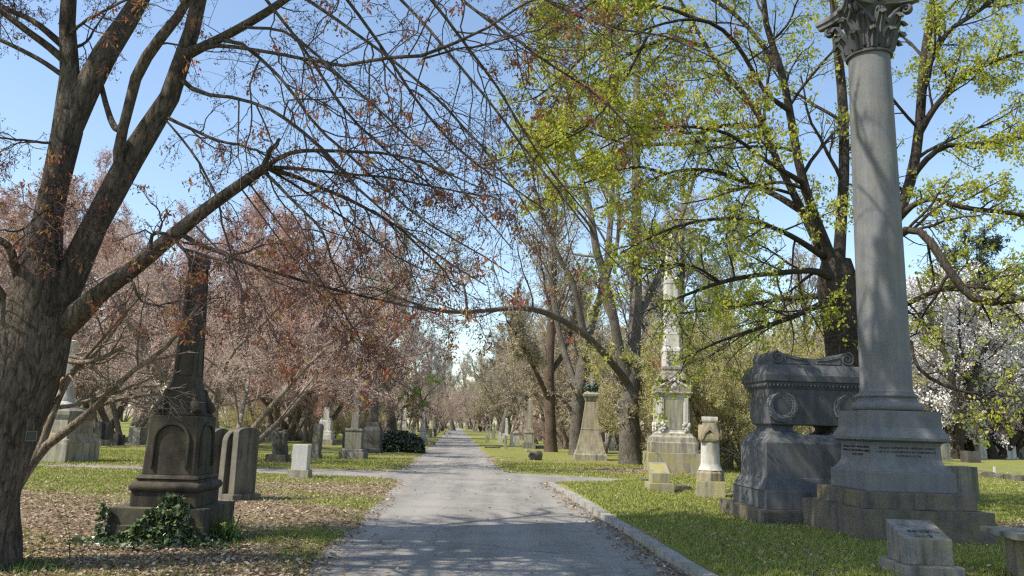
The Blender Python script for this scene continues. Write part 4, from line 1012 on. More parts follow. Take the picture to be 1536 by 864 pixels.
    for k in range(4):
        mb = MB(); a0 = k*math.pi/2; ct, sn = math.cos(a0), math.sin(a0)
        for sgn in (-1, 1):
            pts = [(0.46, sgn*(0.12-0.05*f), zJ+0.52+0.22*f) for f in np.linspace(0, 1, 5)]
            for i in range(1, 11):
                an = math.pi-i*0.6*1; rr_ = 0.06*(1-i/13)
                pts.append((0.475, sgn*(0.07-0.06+rr_*-math.cos(an)*1.0+0.0), zJ+0.74+rr_*math.sin(an)))
            mb.tube([(ct*x-sn*y, sn*x+ct*y, zz_) for x, y, zz_ in pts], 0.02, 6)
        mb.ball((ct*0.50, sn*0.50, zJ+H-0.07), 0.075, 0.8, 0.8, 0.9, sub=2)
        mb.build('helix', M['granite_dark'], t, smooth=60)
    mb = MB(); rings = []
    for e, zz_ in ((0.0, zJ+H-0.17), (0.012, zJ+H-0.11), (0.05, zJ+H-0.09), (0.055, zJ+H-0.02), (0.04, zJ+H)):
        ring = []
        for k in range(4):
            a0 = k*math.pi/2
            for u in np.linspace(-1, 1, 9):
                x = 0.66-0.20*(1-u*u)+e; y = u*0.585*(1+e*0.5)
                if u in (-1.0, 1.0): x = 0.655+e
                ring.append((math.cos(a0)*x-math.sin(a0)*y, math.sin(a0)*x+math.cos(a0)*y, zz_))
        rings.append(ring)
    mb.ring_stack(rings); mb.build('abacus', M['granite'], t, smooth=35)
# ---- sarcophagus monument
def sarcophagus():
    Yf = 14.55; zg = 0.0
    xl = Xp(1109, 785, Yf); W = pw(222, Yf); D = 2.5
    cx = Xp(1219, 640, Yf+0.75); cyy = Yf+D/2-0.05
    t = thing('sarcophagus_monument', (cx, cyy, zg), 'dark granite sarcophagus tomb with carved wreaths and a scroll topped lid', 'monument', rz=R_(3.0))
    foot(cx, cyy, W/2, D/2)
    z = lambda py, dy: Zp(1150, py, Yf+dy)-zg
    zA = z(766, 0.05); MB().rect([(W/2, D/2, -0.2), (W/2, D/2, zA)]).build('foundation', M['foundation'], t, bevel=0.02)
    k = pw(1, Yf+0.4)
    zB = z(736, 0.3); MB().rect([(93*k, 0.90, zA), (93*k, 0.90, zB)]).build('base', M['granite_dark'], t, bevel=0.012)
    zC = z(716, 0.5); zC2 = z(662, 0.5); zC3 = z(650, 0.55)
    hb = 84*k
    MB().rect([(hb+0.13, 0.86, zB), (hb+0.11, 0.83, zB+0.03), (hb+0.03, 0.74, zC-0.03), (hb+0.03, 0.73, zC-0.005), (hb, 0.70, zC), (hb, 0.70, zC2-0.02), (hb-0.02, 0.685, zC2), (hb-0.05, 0.66, zC2+0.02), (hb-0.14, 0.56, zC3)]).build('plinth', M['granite_dark'], t, bevel=0.006)
    zD = z(636, 0.6)
    for sx in (-1, 1):
        mb = MB(); x0 = sx*(0.60)
        mb.rect([(0.30, 0.50, zC3), (0.28, 0.48, zC3+0.03), (0.22, 0.42, zC3+0.06), (0.20, 0.40, (zC3+zD)/2), (0.21, 0.41, zD-0.03), (0.24, 0.45, zD)], cx=x0)
        mb.build('foot', M['granite_dark'], t, bevel=0.006)
    zE = z(583, 0.55)
    b0, b1 = 70*k, 75.5*k
    MB().rect([(b0, 0.50, zD), (b0+0.01, 0.51, zD+0.02), (b1, 0.60, zE)]).build('chest', M['granite_dark'], t, bevel=0.008)
    zF = z(572, 0.5); zG = z(560, 0.5); zH = z(553, 0.5)
    MB().rect([(b1-0.01, 0.59, zE), (b1+0.01, 0.61, zE+0.03), (b1+0.04, 0.64, zF), (b1+0.07, 0.67, zF+0.02), (b1+0.075, 0.675, zG-0.01), (b1+0.06, 0.66, zG), (b1+0.02, 0.62, zH), (b1-0.02, 0.58, z(546, .5)), (b1-0.05, 0.55, z(545, .5))]).build('cornice', M['granite_dark'], t, bevel=0.005)
    mb = MB(); n = 26
    for i in range(n):
        x = -b1-0.01+(2*b1+0.02)*(i+0.5)/n
        mb.ball((x, -0.635, (zE+zF)/2+0.012), (2*b1)/n*0.40, 1, 0.7, 1.5, sub=1)
    for i in range(17):
        y = -0.58+1.16*(i+0.5)/17
        mb.ball((-b1-0.035, y, (zE+zF)/2+0.012), 0.032, 0.7, 1, 1.5, sub=1)
    mb.build('egg_moulding', M['granite_dark'], t, smooth=60)
    # lid: scrolled profile pushed front to back
    zl0 = z(546, .5); zl1 = z(524, .55); hL = zl1-zl0; rv = hL*0.47
    vx = 56*k
    top = []
    for a in np.linspace(-0.6, math.pi/2, 7)[::-1]: top.append((vx+rv*math.cos(a), zl0+hL-rv+rv*math.sin(a)))
    n = 14
    mid = []
    for i in range(1, n):
        u = -1+2*i/n; mid.append((vx*u, zl0+hL*(0.52+0.48*abs(u)**2.2)))
    left = [(-x, zq) for x, zq in reversed(top)]
    right = list(reversed(top))
    outl = [(-vx-rv*0.9, zl0), (vx+rv*0.9, zl0)]+right+list(reversed(mid))+[(-x, zq) for x, zq in top]
    MB().prism(outl, -0.50, 0.50).build('lid', M['granite_dark'], t, bevel=0.006)
    for sx in (-1, 1):
        mb = MB(); pts = []
        for i in range(30):
            an = math.pi/2+0.0-i*0.42; rr_ = rv*(0.98-i/33)
            pts.append((sx*(vx+rr_*math.cos(an)), -0.505, zl0+hL-rv+rr_*math.sin(an)))
        mb.tube(pts, [0.026-0.0004*i for i in range(30)], 6)
        mb.tube([(sx*(vx+rv*0.6*math.cos(a)), -0.50, zl0+hL-rv+rv*0.6*math.sin(a)) for a in np.linspace(0, 0.3, 3)], 0.02, 5)
        mb.build('scroll', M['granite_dark'], t, smooth=60)
        mb = MB(); xa, xb = sx*vx*0.12, sx*(vx-rv*1.1)
        za = zl0+hL*0.16
        fz = lambda x: zl0+hL*(0.52+0.48*abs(x/vx)**2.2)-hL*0.16
        loop = [(xa, za), (xb, za), (xb, fz(xb)), ((xa+xb)/2, fz((xa+xb)/2)), (xa, fz(xa)), (xa, za)]
        mb.tube([(x, -0.503, zq) for x, zq in loop], 0.014, 5)
        mb.build('lid_panel', M['granite_dark'], t)
    # wreaths
    for sx in (-1, 1):
        mb = MB(); wz = zD+(zE-zD)*0.53; fyy = -(0.51+0.09*0.53)-0.012; rw = (zE-zD)*0.37; rr = random.Random(5+sx)
        for i in range(64):
            an = math.pi/2+0.28+(2*math.pi-0.56)*i/63
            for q in range(3):
                ra = rw+(-1+q)*0.038+rr.uniform(-.008, .008)
                mb.ball((sx*(53*k)+ra*math.cos(an), fyy-0.015*(q == 1), wz+ra*math.sin(an)), 0.028, 1, 0.75, 1, sub=1)
        for sg in (-1, 1):
            mb.tube([(sx*(53*k), fyy-0.02, wz-rw), (sx*(53*k)+sg*0.09, fyy-0.015, wz-rw+0.03), (sx*(53*k)+sg*0.15, fyy-0.01, wz-rw-0.02)], [0.016, 0.026, 0.014], 5)
        mb.build('wreath', M['tan_stone'] if False else M['granite'], t, smooth=60)
# ---- tall tiered monument among the spring bushes
def tiered_monument():
    px = 1008; p = gnd(px, 709, 0.03); wb = pw(81, p[1]); Y = p[1]+wb/2
    x = Xp(px, 700, Y); zb = gz(x, Y)
    t = thing('shaft_monument', (x, Y, zb), 'tall pale shaft monument with pediment and draped panel on a yellow lichened block', 'monument', rz=R_(-4))
    foot(x, Y, wb/2, wb/2)
    k = pw(1, Y); z = lambda py: Zp(px, py, Y-0.5)-zb
    MB().sq([(wb/2, -0.2), (wb/2, z(679))]).build('foundation', M['yellowed'], t, bevel=0.02)
    MB().sq([(34*k, z(679)), (34*k, z(664)), (32*k, z(663)), (31*k, z(656)), (27*k, z(653)), (26.5*k, z(650))]).build('base', M['limestone'], t, bevel=0.012)
    z0, z1 = z(650), z(596)
    MB().sq([(25*k, z0), (23.5*k, z0+0.06), (22.5*k, z1), (24*k, z1+0.02), (25*k, z1+0.08)]).build('die', M['marble'], t, bevel=0.01)
    for r in (0, -math.pi/2):
        mb = MB(); hx = 13*k; d = 22.9*k
        mb.box(-hx, hx, -d-0.02, -d+0.05, z0+0.14, z1-0.10)
        o = mb.build('panel', M['limestone'], t, bevel=0.012); o.rotation_euler[2] = r
        for sx in (-1, 1):
            mb = MB()
            mb.box(sx*18*k-2.5*k, sx*18*k+2.5*k, -d-0.07, -d+0.05, z0+0.10, z1-0.02)
            rr = random.Random(2)
            for q in range(16): mb.ball((sx*(18*k+rr.uniform(-.12, .12)), -d-0.08, z0+0.05+rr.uniform(0, .32)), rr.uniform(.05, .09), 1, .7, 1, sub=1)
            o = mb.build('carved_pilaster', M['marble'], t, smooth=55); o.rotation_euler[2] = r
    zc = z1+0.08
    MB().sq([(26*k, zc), (27.5*k, zc+0.06), (28*k, zc+0.10), (27*k, z(588)+0.02)]).build('cornice', M['limestone'], t, bevel=0.008)
    zp = z(588)+0.02
    for r in (0, math.pi/2):
        h = z(568)-zp
        o = MB().prism([(-27*k, zp), (27*k, zp), (27*k, zp+h*0.45), (20*k, zp+h*0.42), (0, zp+h), (-20*k, zp+h*0.42), (-27*k, zp+h*0.45)], -25.5*k+0.003*r, 25.5*k-0.003*r).build('pediment', M['limestone'], t, bevel=0.01); o.rotation_euler[2] = r
        mb = MB(); mb.tube([(-20*k, -26*k, zp+h*0.36), (0, -26*k, zp+h*0.90), (20*k, -26*k, zp+h*0.36)], 0.06, 6); mb.ball((0, -25.6*k, zp+h*0.4), 0.16, 1, .5, 1, sub=2)
        o = mb.build('tympanum', M['marble'], t, smooth=50); o.rotation_euler[2] = r
    zs = z(568)
    MB().sq([(22*k, zs-0.05), (18*k, z(562)), (16.5*k, z(560)), (15*k, z(556)), (16*k, z(553)), (15.5*k, z(549))]).build('shaft_base', M['limestone'], t, bevel=0.008)
    MB().sq([(14.2*k, z(549)), (13.6*k, z(528)), (14.3*k, z(526)), (14.0*k, z(522)), (12.8*k, z(520)), (12.4*k, z(502)), (12.8*k, z(500)), (12.2*k, z(498)), (10.6*k, z(425)), (11.4*k, z(423)), (11.4*k, z(418)), (9*k, z(412)), (6.6*k, z(360)), (0.6*k, z(346))], cut=0.22).build('shaft', M['marble'], t, bevel=0.006)
    mb = MB(); rr = random.Random(8)
    for q in range(26): mb.ball((rr.uniform(-9, 9)*k, -14.0*k, rr.uniform(z(546), z(530))), rr.uniform(.05, .09), 1, .6, 1, sub=1)
    mb.build('carved_band', M['limestone'], t, smooth=50)
# ---- gothic pillar
def gothic_pillar():
    px = 1066; p = gnd(px, 744, 0.05); wb = pw(43, p[1]); Y = p[1]+wb/2; x = Xp(px, 740, Y); zb = gz(x, Y)
    t = thing('pillar_monument', (x, Y, zb), 'pale round pillar with a gabled gothic top beside the sarcophagus', 'monument', rz=R_(-14))
    foot(x, Y, wb/2, wb/2)
    k = pw(1, Y); z = lambda py: Zp(px, py, Y-0.3)-zb
    MB().sq([(21*k, -0.2), (21*k, z(722))]).build('base', M['yellowed'], t, bevel=0.015)
    MB().lathe([(20.5*k, z(722)), (20.5*k, z(710)), (19*k, z(708)), (17.5*k, z(706))], 8).build('drum', M['tan_stone'], t, bevel=0.01)
    MB().lathe([(18*k, z(706)), (17*k, z(704)), (14.5*k, z(698)), (14*k, z(695)), (13.4*k, z(664)), (14*k, z(662))], 24).build('shaft', M['marble'], t, smooth=40)
    z0, z1 = z(663), z(634)
    MB().sq([(12.5*k, z0-0.02), (14.5*k, z0+0.02), (15.2*k, z(659)), (15.2*k, z(653)), (13.5*k, z(648)), (11*k, z(638)), (10.5*k, z1)], cut=0.12).build('canopy', M['tan_stone'], t, bevel=0.008)
    for r in range(4):
        lo, mi_, hi = z(660), z(656), z(637)
        o = MB().prism([(-13*k, lo), (-10*k, lo), (-6*k, z(651)), (0, z(645)), (6*k, z(651)), (10*k, lo), (13*k, lo), (13*k, mi_), (0, hi), (-13*k, mi_)], -16.6*k-.003*r, -11*k).build('gable', M['tan_stone'], t, bevel=0.008); o.rotation_euler[2] = r*math.pi/2
    MB().sq([(10.5*k, z1), (11.5*k, z(632)), (12*k, z(630)), (12*k, z(626)), (11.5*k, z(625))]).build('cap', M['marble'], t, bevel=0.008)
# ---- tapered obelisk with cap and metal wreath
def tapered_monument():
    px = 885; p = gnd(px, 690, 0.03); wb = pw(47, p[1]); Y = p[1]+wb/2; x = Xp(px, 685, Y); zb = gz(x, Y)
    t = thing('pyramid_monument', (x, Y, zb), 'tapering grey stone shaft with a flared cap and green metal wreath', 'monument', rz=R_(-3))
    foot(x, Y, wb/2, wb/2)
    k = pw(1, Y); z = lambda py: Zp(px, py, Y-0.4)-zb
    MB().sq([(24*k, -0.2), (24*k, z(682)), (22.5*k, z(680)), (21.5*k, z(676))]).build('base', M['limestone'], t, bevel=0.015)
    MB().sq([(21*k, z(676)), (20*k, z(673)), (13.6*k, z(645)), (13.9*k, z(644.5)), (13.9*k, z(643.5)), (13.3*k, z(643)), (7.8*k, z(601))]).build('shaft', M['tan_stone'], t, bevel=0.01)
    MB().sq([(8.5*k, z(601)), (9*k, z(597)), (11.5*k, z(594)), (12*k, z(591)), (10*k, z(589)), (5*k, z(586))]).build('cap', M['limestone'], t, bevel=0.01)
    mb = MB()
    mb.sq([(3.6*k, z(586)), (3*k, z(574)), (2.5*k, z(565)), (1.5*k, z(558))])
    mb.build('finial', M['limestone'], t, bevel=0.01)
    mb = MB(); rr = random.Random(4)
    for i in range(60):
        an = rr.uniform(0, 6.28); zq = rr.uniform(z(586), z(574)); ra = 5.5*k+rr.uniform(0, 5)*k*(0.4+0.6*math.sin((zq-z(586))/(z(574)-z(586))*3.1))
        mb.ball((ra*math.cos(an), ra*math.sin(an), zq), rr.uniform(.06, .12), 1, 1, .6, sub=1)
    mb.build('metal_wreath', M['verdigris'], t)
# ================================================================ the place
lx, ly, lhw, lzs = left_obelisk()
column_monument(); sarcophagus(); tiered_monument(); gothic_pillar(); tapered_monument()
# wedge stones near the column
p = gnd(1383, 872, 0.06)
wedge('slant_marker', p[0]+0.13, p[1]+0.28, 0.52, 0.50, 0.44, 0.28, (0.66, 0.72, 0.16), 'grey_stone', 'small grey slant topped marker in the grass before the column', rz=R_(-3))
letters([(0.0, 0.9), (0.1, 0.8)], bpy.data.objects['slant_marker'], lambda x, zq: (x, -0.252+(zq-0.44)*3.1 if zq > 0.44 else -0.252, zq), -0.16, 0.14, 0.49, 0.035, 0.022, 3)
p = gnd(992, 737, 0.05)
wedge('slant_marker', p[0], p[1]+0.3, pw(27, p[1]), 0.55, Zp(992, 694, p[1])-Zp(992, 724, p[1]), Zp(992, 709, p[1])-Zp(992, 724, p[1]), (pw(37, p[1]), 0.8, Zp(992, 724, p[1])-0.05), 'yellowed', 'small pale wedge shaped marker on the grass before the pale shaft', rz=R_(0))
# table tomb cut by the frame
p = gnd(1556, 880, 0.05); Yt = p[1]
t = thing('table_tomb', (Xp(1603, 850, Yt), Yt+0.35, gz(p[0], Yt)), 'low stone table tomb with a rough slab top at the lower corner', 'tomb', rz=R_(-6))
zt = Zp(1540, 803, Yt)-gz(p[0], Yt)
mb = MB().box(-0.52, 0.7, -0.40, 0.42, zt-0.06, zt); mb.rough(0.008, 4, 3, 1); mb.build('slab_top', M['grey_stone'], t, smooth=30)
MB().box(-0.31, -0.12, -0.34, 0.30, -0.15, zt-0.062).build('leg', M['tan_stone'], t, bevel=0.015)
MB().box(0.42, 0.62, -0.34, 0.30, -0.15, zt-0.062).build('leg', M['tan_stone'], t, bevel=0.015)
# three tall tablets by the dark obelisk
tabs = [(325, 739, 642, 'round', 'weathered round topped tablet closest to the dark obelisk'), (345, 743, 644, 'round', 'middle of the three tall tablets beside the dark obelisk'), (362, 745, 641, 'seg', 'tall tablet on its own plinth, farthest of the three from the obelisk')]
for k, (px, yb, yt, kind, lab) in enumerate(tabs):
    Y = 16.2-0.15*k; x = Xp(px, yb, Y); zb = gz(x, Y); h = Zp(px, yt, Y)-zb
    t = thing('gravestone', (x, Y, zb), lab, 'gravestone', 'tall tablets beside the dark obelisk', R_(52+2*k)); t.rotation_euler[1] = R_((-1.5, 1, 0)[k])
    MB().prism([(a, b-0.15) for a, b in slab_outline(0.50, h+0.15, kind)], -0.085, 0.085).build('tablet', M['tablet_stone'], t, bevel=0.012)
    if k == 2: MB().box(-0.33, 0.33, -0.17, 0.17, -0.15, 0.12).build('plinth', M['tablet_stone'], t, bevel=0.012)
    foot(x, Y, 0.3, 0.3)
# white slab marker
marker('gravestone', 447, 718, 667, 23, 'pale_stone', 'clean pale upright slab on a square base by the side path', kind='flat', th=0.36, plinth=0.24, plinth_mat='limestone')
# pedestal with round column, behind the small tree
p = gnd(92, 694, 0.03); wb = pw(82, p[1]); Y = p[1]+wb/2; x = Xp(86, 690, Y); zb = gz(x, Y)
t = thing('pedestal_monument', (x, Y, zb), 'stone pedestal with a round column behind the bare multi stemmed sapling', 'monument', rz=R_(-6)); foot(x, Y, wb/2, wb/2)
k = pw(1, Y); z = lambda py: Zp(95, py, Y-wb/2)-zb
MB().sq([(wb/2, -0.2), (wb/2, z(665))]).build('base', M['limestone'], t, bevel=0.02)
MB().sq([(38*k, z(665)), (37.5*k, z(660)), (34*k, z(658)), (32.5*k, z(651)), (31*k, z(650)), (30.5*k, z(630))]).build('die', M['limestone'], t, bevel=0.01)
MB().sq([(30*k, z(630)), (33*k, z(622)), (33*k, z(616)), (22*k, z(611))]).build('cornice', M['grey_stone'], t, bevel=0.01)
MB().lathe([(20*k, z(611)), (20*k, z(606)), (14.5*k, z(601)), (14.5*k, z(596)), (11*k, z(590)), (10.4*k, z(582)), (9.6*k, z(545)), (8.8*k, z(515)), (10*k, z(512)), (10*k, z(508)), (2*k, z(506))], 20).build('column', M['marble'], t, smooth=40)
MS = [
 # px, base row, top row, width px, material, kind, thickness, plinth, label
 (145, 669, 632, 11, 'dark_stone', 'round', .25, .25, 'dark round topped tablet with a pale plinth behind the pedestal column'),
 (155.5, 669, 633, 10, 'dark_stone', 'round', .25, .25, 'dark round tablet just to the obelisk side of its pale plinthed twin'),
 (172, 668, 649, 8, 'dark_stone', 'round', .3, 0, 'small black rounded stone on a low slab before the square block'),
 (180, 668, 652, 5, 'dark_stone', 'round', .3, 0, 'smallest black rounded stone beside the square block'),
 (201, 667, 641, 18, 'limestone', 'flat', 1.0, .1, 'pale square stone block between the black stones and the obelisk'),
 (223, 666, 633, 9, 'dark_stone', 'gable', .5, 0, 'dark upright stone close behind the brown obelisk'),
 (404, 664, 642, 12, 'limestone', 'round', .3, .1, 'pale rounded tablet behind the weathered carved stone'),
 (393, 663, 639, 5, 'limestone', 'flat', .3, .1, 'narrow pale post far behind the weathered carved stone'),
 (471, 688, 635, 11, 'grey_stone', 'round', .55, .12, 'narrow tall grey stele leaning slightly beside a dark trunk'),
 (516, 672, 641, 6, 'dark_stone', 'flat', .4, 0, 'dark narrow pillar behind the broken grey obelisk'),
 (544, 668, 648, 6, 'marble', 'round', .3, .15, 'small pale tablet peeping out behind the broken grey obelisk'),
 (620, 652, 640, 6, 'grey_stone', 'round', .4, 0, 'grey tablet between the two white roadside obelisks'),
 (616, 661, 652, 8, 'dark_stone', 'flat', .6, 0, 'low dark block at the end of the clipped shrub'),
 (644, 657, 643, 6, 'limestone', 'flat', .6, .1, 'pale block beside the white obelisk closest to the road'),
 (651, 655, 642, 6, 'grey_stone', 'gable', .6, 0, 'grey gabled stone beyond the white obelisk along the road'),
 (657, 649, 636, 5, 'grey_stone', 'round', .6, 0, 'grey rounded stone far along the road on its left verge'),
 (663, 647, 634, 4, 'dark_stone', 'flat', .6, 0, 'dark slim stone far along the road on its left verge'),
 (645, 667, 663, 12, 'limestone', 'flat', .8, 0, 'low flat slab on the verge before the white roadside obelisk'),
 (749, 664, 648, 5, 'marble', 'round', .3, .12, 'white rounded tablet nearest the slim obelisk by the road'),
 (755, 664, 650, 4, 'marble', 'flat', .3, 0, 'little white slab behind the grey post'),
 (758, 674, 653, 5, 'limestone', 'round', .25, 0, 'slim grey post with a rounded head on the verge'),
 (768, 668, 648, 7, 'grey_stone', 'flat', .6, .1, 'grey tall block at the shoulder of the urn pillar'),
 (740, 657, 644, 5, 'limestone', 'flat', .5, 0, 'plain pale block among the crosses beside the road'),
 (730, 663, 654, 5, 'limestone', 'gable', .4, .2, 'small pale gabled stone on the verge before the crosses'),
 (918, 676, 648, 9, 'marble', 'flat', .5, .12, 'white upright block behind the big shaggy trunk'),
 (911, 676, 650, 4, 'marble', 'round', .4, 0, 'slim white tablet behind the tapering grey shaft'),
 (926, 675, 656, 4, 'limestone', 'round', .4, 0, 'narrow pale tablet close to the shaggy trunk'),
 (906, 675, 663, 5, 'marble', 'flat', .5, 0, 'low white block behind the tapering grey shaft'),
 (974, 678, 645, 5, 'limestone', 'flat', .4, 0, 'narrow pale post beside the tall pale shaft'),
 (962, 676, 650, 4, 'limestone', 'flat', .5, 0, 'thin pale post beyond the shaggy trunk'),
 (1093, 704, 668, 15, 'tan_stone', 'flat', .6, 0, 'tan upright block between the gothic pillar and the sarcophagus'),
 (1080, 690, 655, 10, 'limestone', 'shoulder', .3, 0, 'pale tablet half hidden behind the gothic pillar'),
 (1441, 752, 700, 58, 'grey_stone', 'flat', .62, 0, 'broad dappled tan block right behind the column monument'),
 (1420, 692, 661, 12, 'grey_stone', 'shoulder', .5, .15, 'grey shouldered stone with a rounded head beyond the dappled block'),
 (1438, 690, 670, 14, 'marble', 'seg', .4, 0, 'bright white tablet beyond the dappled block'),
 (1449, 690, 677, 11, 'limestone', 'flat', .4, 0, 'low pale tablet between the white tablet and the dark cube'),
 (1462, 696, 677, 20, 'dark_stone', 'flat', .9, 0, 'dark squat cube stone beyond the dappled block'),
 (1479, 687, 671, 9, 'limestone', 'flat', .5, 0, 'pale block at the foot of the white obelisk under the blossom'),
 (1504, 690, 683, 15, 'dark_stone', 'flat', .9, 0, 'low dark block in front of the pink blossom'),
 (1519, 691, 663, 13, 'marble', 'round', .4, .1, 'white round topped tablet under the pink blossom'),
 (1531, 691, 679, 9, 'dark_stone', 'round', .5, 0, 'dark rounded stone at the foot of the far obelisk'),
 (1493, 715, 700, 3, 'marble', 'flat', .07, 0, 'thin white peg standing in the lawn'),
 (1484, 717, 707, 22, 'rock', 'seg', .5, 0, 'low rough stone beside the thin white peg'),
 (1512, 720, 711, 22, 'rock', 'seg', .5, 0, 'low rough stone past the thin white peg'),
 (1532, 723, 712, 12, 'rock', 'seg', .5, 0, 'low rough stone at the picture edge'),
 (520, 660, 645, 5, 'limestone', 'round', .4, 0, 'distant pale tablet behind the dark narrow pillar'),
 (455, 664, 646, 5, 'limestone', 'round', .4, 0, 'distant pale tablet between two dark trunks'),
 (700, 645, 637, 3, 'limestone', 'round', .8, 0, 'tiny pale stone at the far end of the verge'),
 (672, 644, 637, 3, 'limestone', 'flat', .8, 0, 'tiny pale block at the far end of the road'),
]
for px, yb, yt, wd, mt, kd, th, pl, lab in MS:
    marker('gravestone', px, yb, yt, wd, mt, lab, kind=kd, th=th, plinth=pl, plinth_mat='limestone' if mt == 'dark_stone' else None, rz=R_(random.uniform(-6, 3)), tilt=R_(random.uniform(-2.2, 2.2)))
# obelisks
obelisk('obelisk_monument', 530, 689, 578, 37, 11, 'grey_stone', 'grey broken topped obelisk on a square pedestal by the side path', [(677, 18.5, 18.5), (673, 16, 14.5), (646, 12.2, 11.8), (643, 13, 12.5)], tip=0.05, taper=0.72)
obelisk('obelisk_monument', 558, 680, 581, 26, 11, 'dark_stone', 'dark mottled obelisk half hidden by the clipped evergreen shrub', [(672, 14, 13), (640, 12.5, 11), (633, 10, 6.5)], tip=0.3, taper=0.78)
obelisk('obelisk_monument', 606, 652, 612, 10, 7.4, 'marble', 'slim white obelisk rising behind the clipped evergreen shrub', [(648, 4.6, 4.6)], tip=0.7, taper=0.6)
obelisk('obelisk_monument', 634, 662, 617, 12, 6, 'marble', 'white obelisk on a tapered pedestal close to the road', [(657, 6, 6), (647, 4.8, 3.6), (645, 4.2, 4)], tip=0.7, taper=0.6)
obelisk('obelisk_monument', 648, 655, 622, 6, 3.6, 'limestone', 'thin pale obelisk far along the verge past the white ones', [(648, 3, 2.4)], tip=0.7, taper=0.6)
obelisk('obelisk_monument', 793, 673, 597, 20, 10, 'limestone', 'tall pale obelisk on a two stepped pedestal at the verge', [(664, 10, 10), (650, 7.4, 7.0), (646, 8, 6), (643, 6.2, 5.4)], base_mat='grey_stone', tip=0.6, taper=0.58)
obelisk('obelisk_monument', 759, 655, 627, 7, 4.6, 'marble', 'slim white obelisk on a low block near the crosses', [(651, 3.8, 3.6)], tip=0.5, taper=0.72)
obelisk('obelisk_monument', 1472, 690, 610, 14, 8.5, 'marble', 'white obelisk on a pedestal under the pink blossom', [(676, 6, 6), (668, 5.4, 5.2), (666, 6.6, 6.4)], tip=0.6, taper=0.4)
obelisk('obelisk_monument', 1531, 690, 648, 14, 8, 'limestone', 'pale stub of an obelisk at the edge of the pink blossom', [(675, 7.5, 6), (672, 5, 4.5)], tip=0.4, taper=0.7)
obelisk('shaft_monument', 487, 668, 611, 28, 8.5, 'marble', 'white stepped monument with a crown block and short shaft', [(659, 14, 14), (650, 11.5, 11), (646, 11, 10), (629, 8.5, 6.8), (627, 7, 5.5)], base_mat='limestone', tip=0.2, taper=0.8)
# urn pillar
p = gnd(774, 669); Y = p[1]; x = Xp(774, 669, Y); zb = gz(x, Y); k = pw(1, Y); z = lambda py: Zp(774, py, Y)-zb
t = thing('pillar_monument', (x, Y, zb), 'short white pillar topped with a small urn on the verge', 'monument')
MB().sq([(6*k, -.2), (6*k, z(667)), (4.6*k, z(667)), (4.4*k, z(652))]).build('pillar', M['marble'], t, bevel=0.012)
MB().sq([(5*k, z(652)), (5.2*k, z(649.5)), (2.6*k, z(646))]).build('cap', M['limestone'], t, bevel=0.01)
MB().lathe([(1.6*k, z(646)), (1*k, z(645)), (2.4*k, z(642)), (2.2*k, z(640)), (1*k, z(639)), (1.3*k, z(637.5)), (0.2*k, z(636))], 12).build('urn', M['grey_stone'], t, smooth=50)
# weathered carved stone with a rough base
p = gnd(420, 693); Y = p[1]+0.4; x = Xp(418, 690, Y); zb = gz(x, Y); k = pw(1, Y); z = lambda py: Zp(420, py, Y-.3)-zb
t = thing('carved_monument', (x, Y, zb), 'weathered dark carved stump of stone on a rough block base', 'monument'); foot(x, Y, 17*k, 12*k)
mb = MB().box(-15*k, 13*k, -.45, .45, -.15, z(682)); mb.rough(0.05, 2.5, 3, 3); mb.build('base', M['rock'], t, smooth=30)
mb = MB().sq([(10*k, z(682)), (9.5*k, z(668)), (9*k, z(660)), (10*k, z(650)), (8*k, z(647))], cut=0.2); mb.rough(0.09, 2.2, 2, 6); mb.build('carved_body', M['dark_stone'], t, smooth=35)
mb = MB().ball((-3*k, 0, z(645)), 5*k, 1, .9, .8, sub=3).ball((5*k, 0, z(647)), 3.2*k, 1.2, .9, .8, sub=3); mb.rough(0.03, 4, 0, 2) if False else None; mb.build('carved_top', M['dark_stone'], t, smooth=60)
# crosses along the road
for i, (px, yb, yt, wd) in enumerate([(716, 650, 631, 7), (724, 649, 634, 5), (730, 649, 632, 6), (735, 651, 631, 8), (741, 649, 634, 6), (733, 656, 642, 5)]):
    cross('stone_cross', px, yb, yt, wd, 'limestone', ['pale cross nearest the road among the distant crosses', 'smallest of the distant pale crosses', 'pale cross between the small one and the tallest', 'tallest and broadest of the distant pale crosses', 'pale distant cross farthest from the road', 'low pale cross standing in front of the other crosses'][i], 'distant crosses beside the road')
# plot kerb wall and tipped stone on the verge
p = gnd(812, 673); t = tag(MB().box(-pw(26, p[1]), pw(26, p[1]), -.12, .12, -.1, .2).build('plot_border', M['grey_stone'], bevel=.02, loc=(p[0], p[1], gz(p[0], p[1]))), 'low grey stone border of a grave plot behind the tipped rock', 'plot border')
p = gnd(738, 672); o = tag(MB().box(-pw(14, p[1]), pw(14, p[1]), -.09, .09, -.1, .10).build('plot_border', M['limestone'], bevel=.02, loc=(p[0], p[1], gz(p[0], p[1]))), 'pale low stone edging on the verge near the slim post', 'plot border'); o.rotation_euler[2] = R_(35)
p = gnd(801, 690); t = thing('tipped_rock', (p[0], p[1]+.2, gz(p[0], p[1])), 'rough tipped rock with a pale flat stone leaning on the verge', 'rock', rz=R_(10)); k = pw(1, p[1])
mb = MB().sq([(9*k, -.12), (10*k, .1), (8*k, .33), (5*k, .42)], asp=.6); mb.rough(0.10, 2.4, 3, 9); o = mb.build('rough_rock', M['rock'], t, smooth=30); o.rotation_euler[1] = R_(8); o.location[0] = 3*k
mb = MB().box(-7*k, 5*k, -.22, .2, -.04, .05); mb.rough(0.02, 3, 2, 4); o = mb.build('flat_stone', M['limestone'], t, smooth=30); o.location = (-7*k, -.1, .40); o.rotation_euler[1] = R_(14)
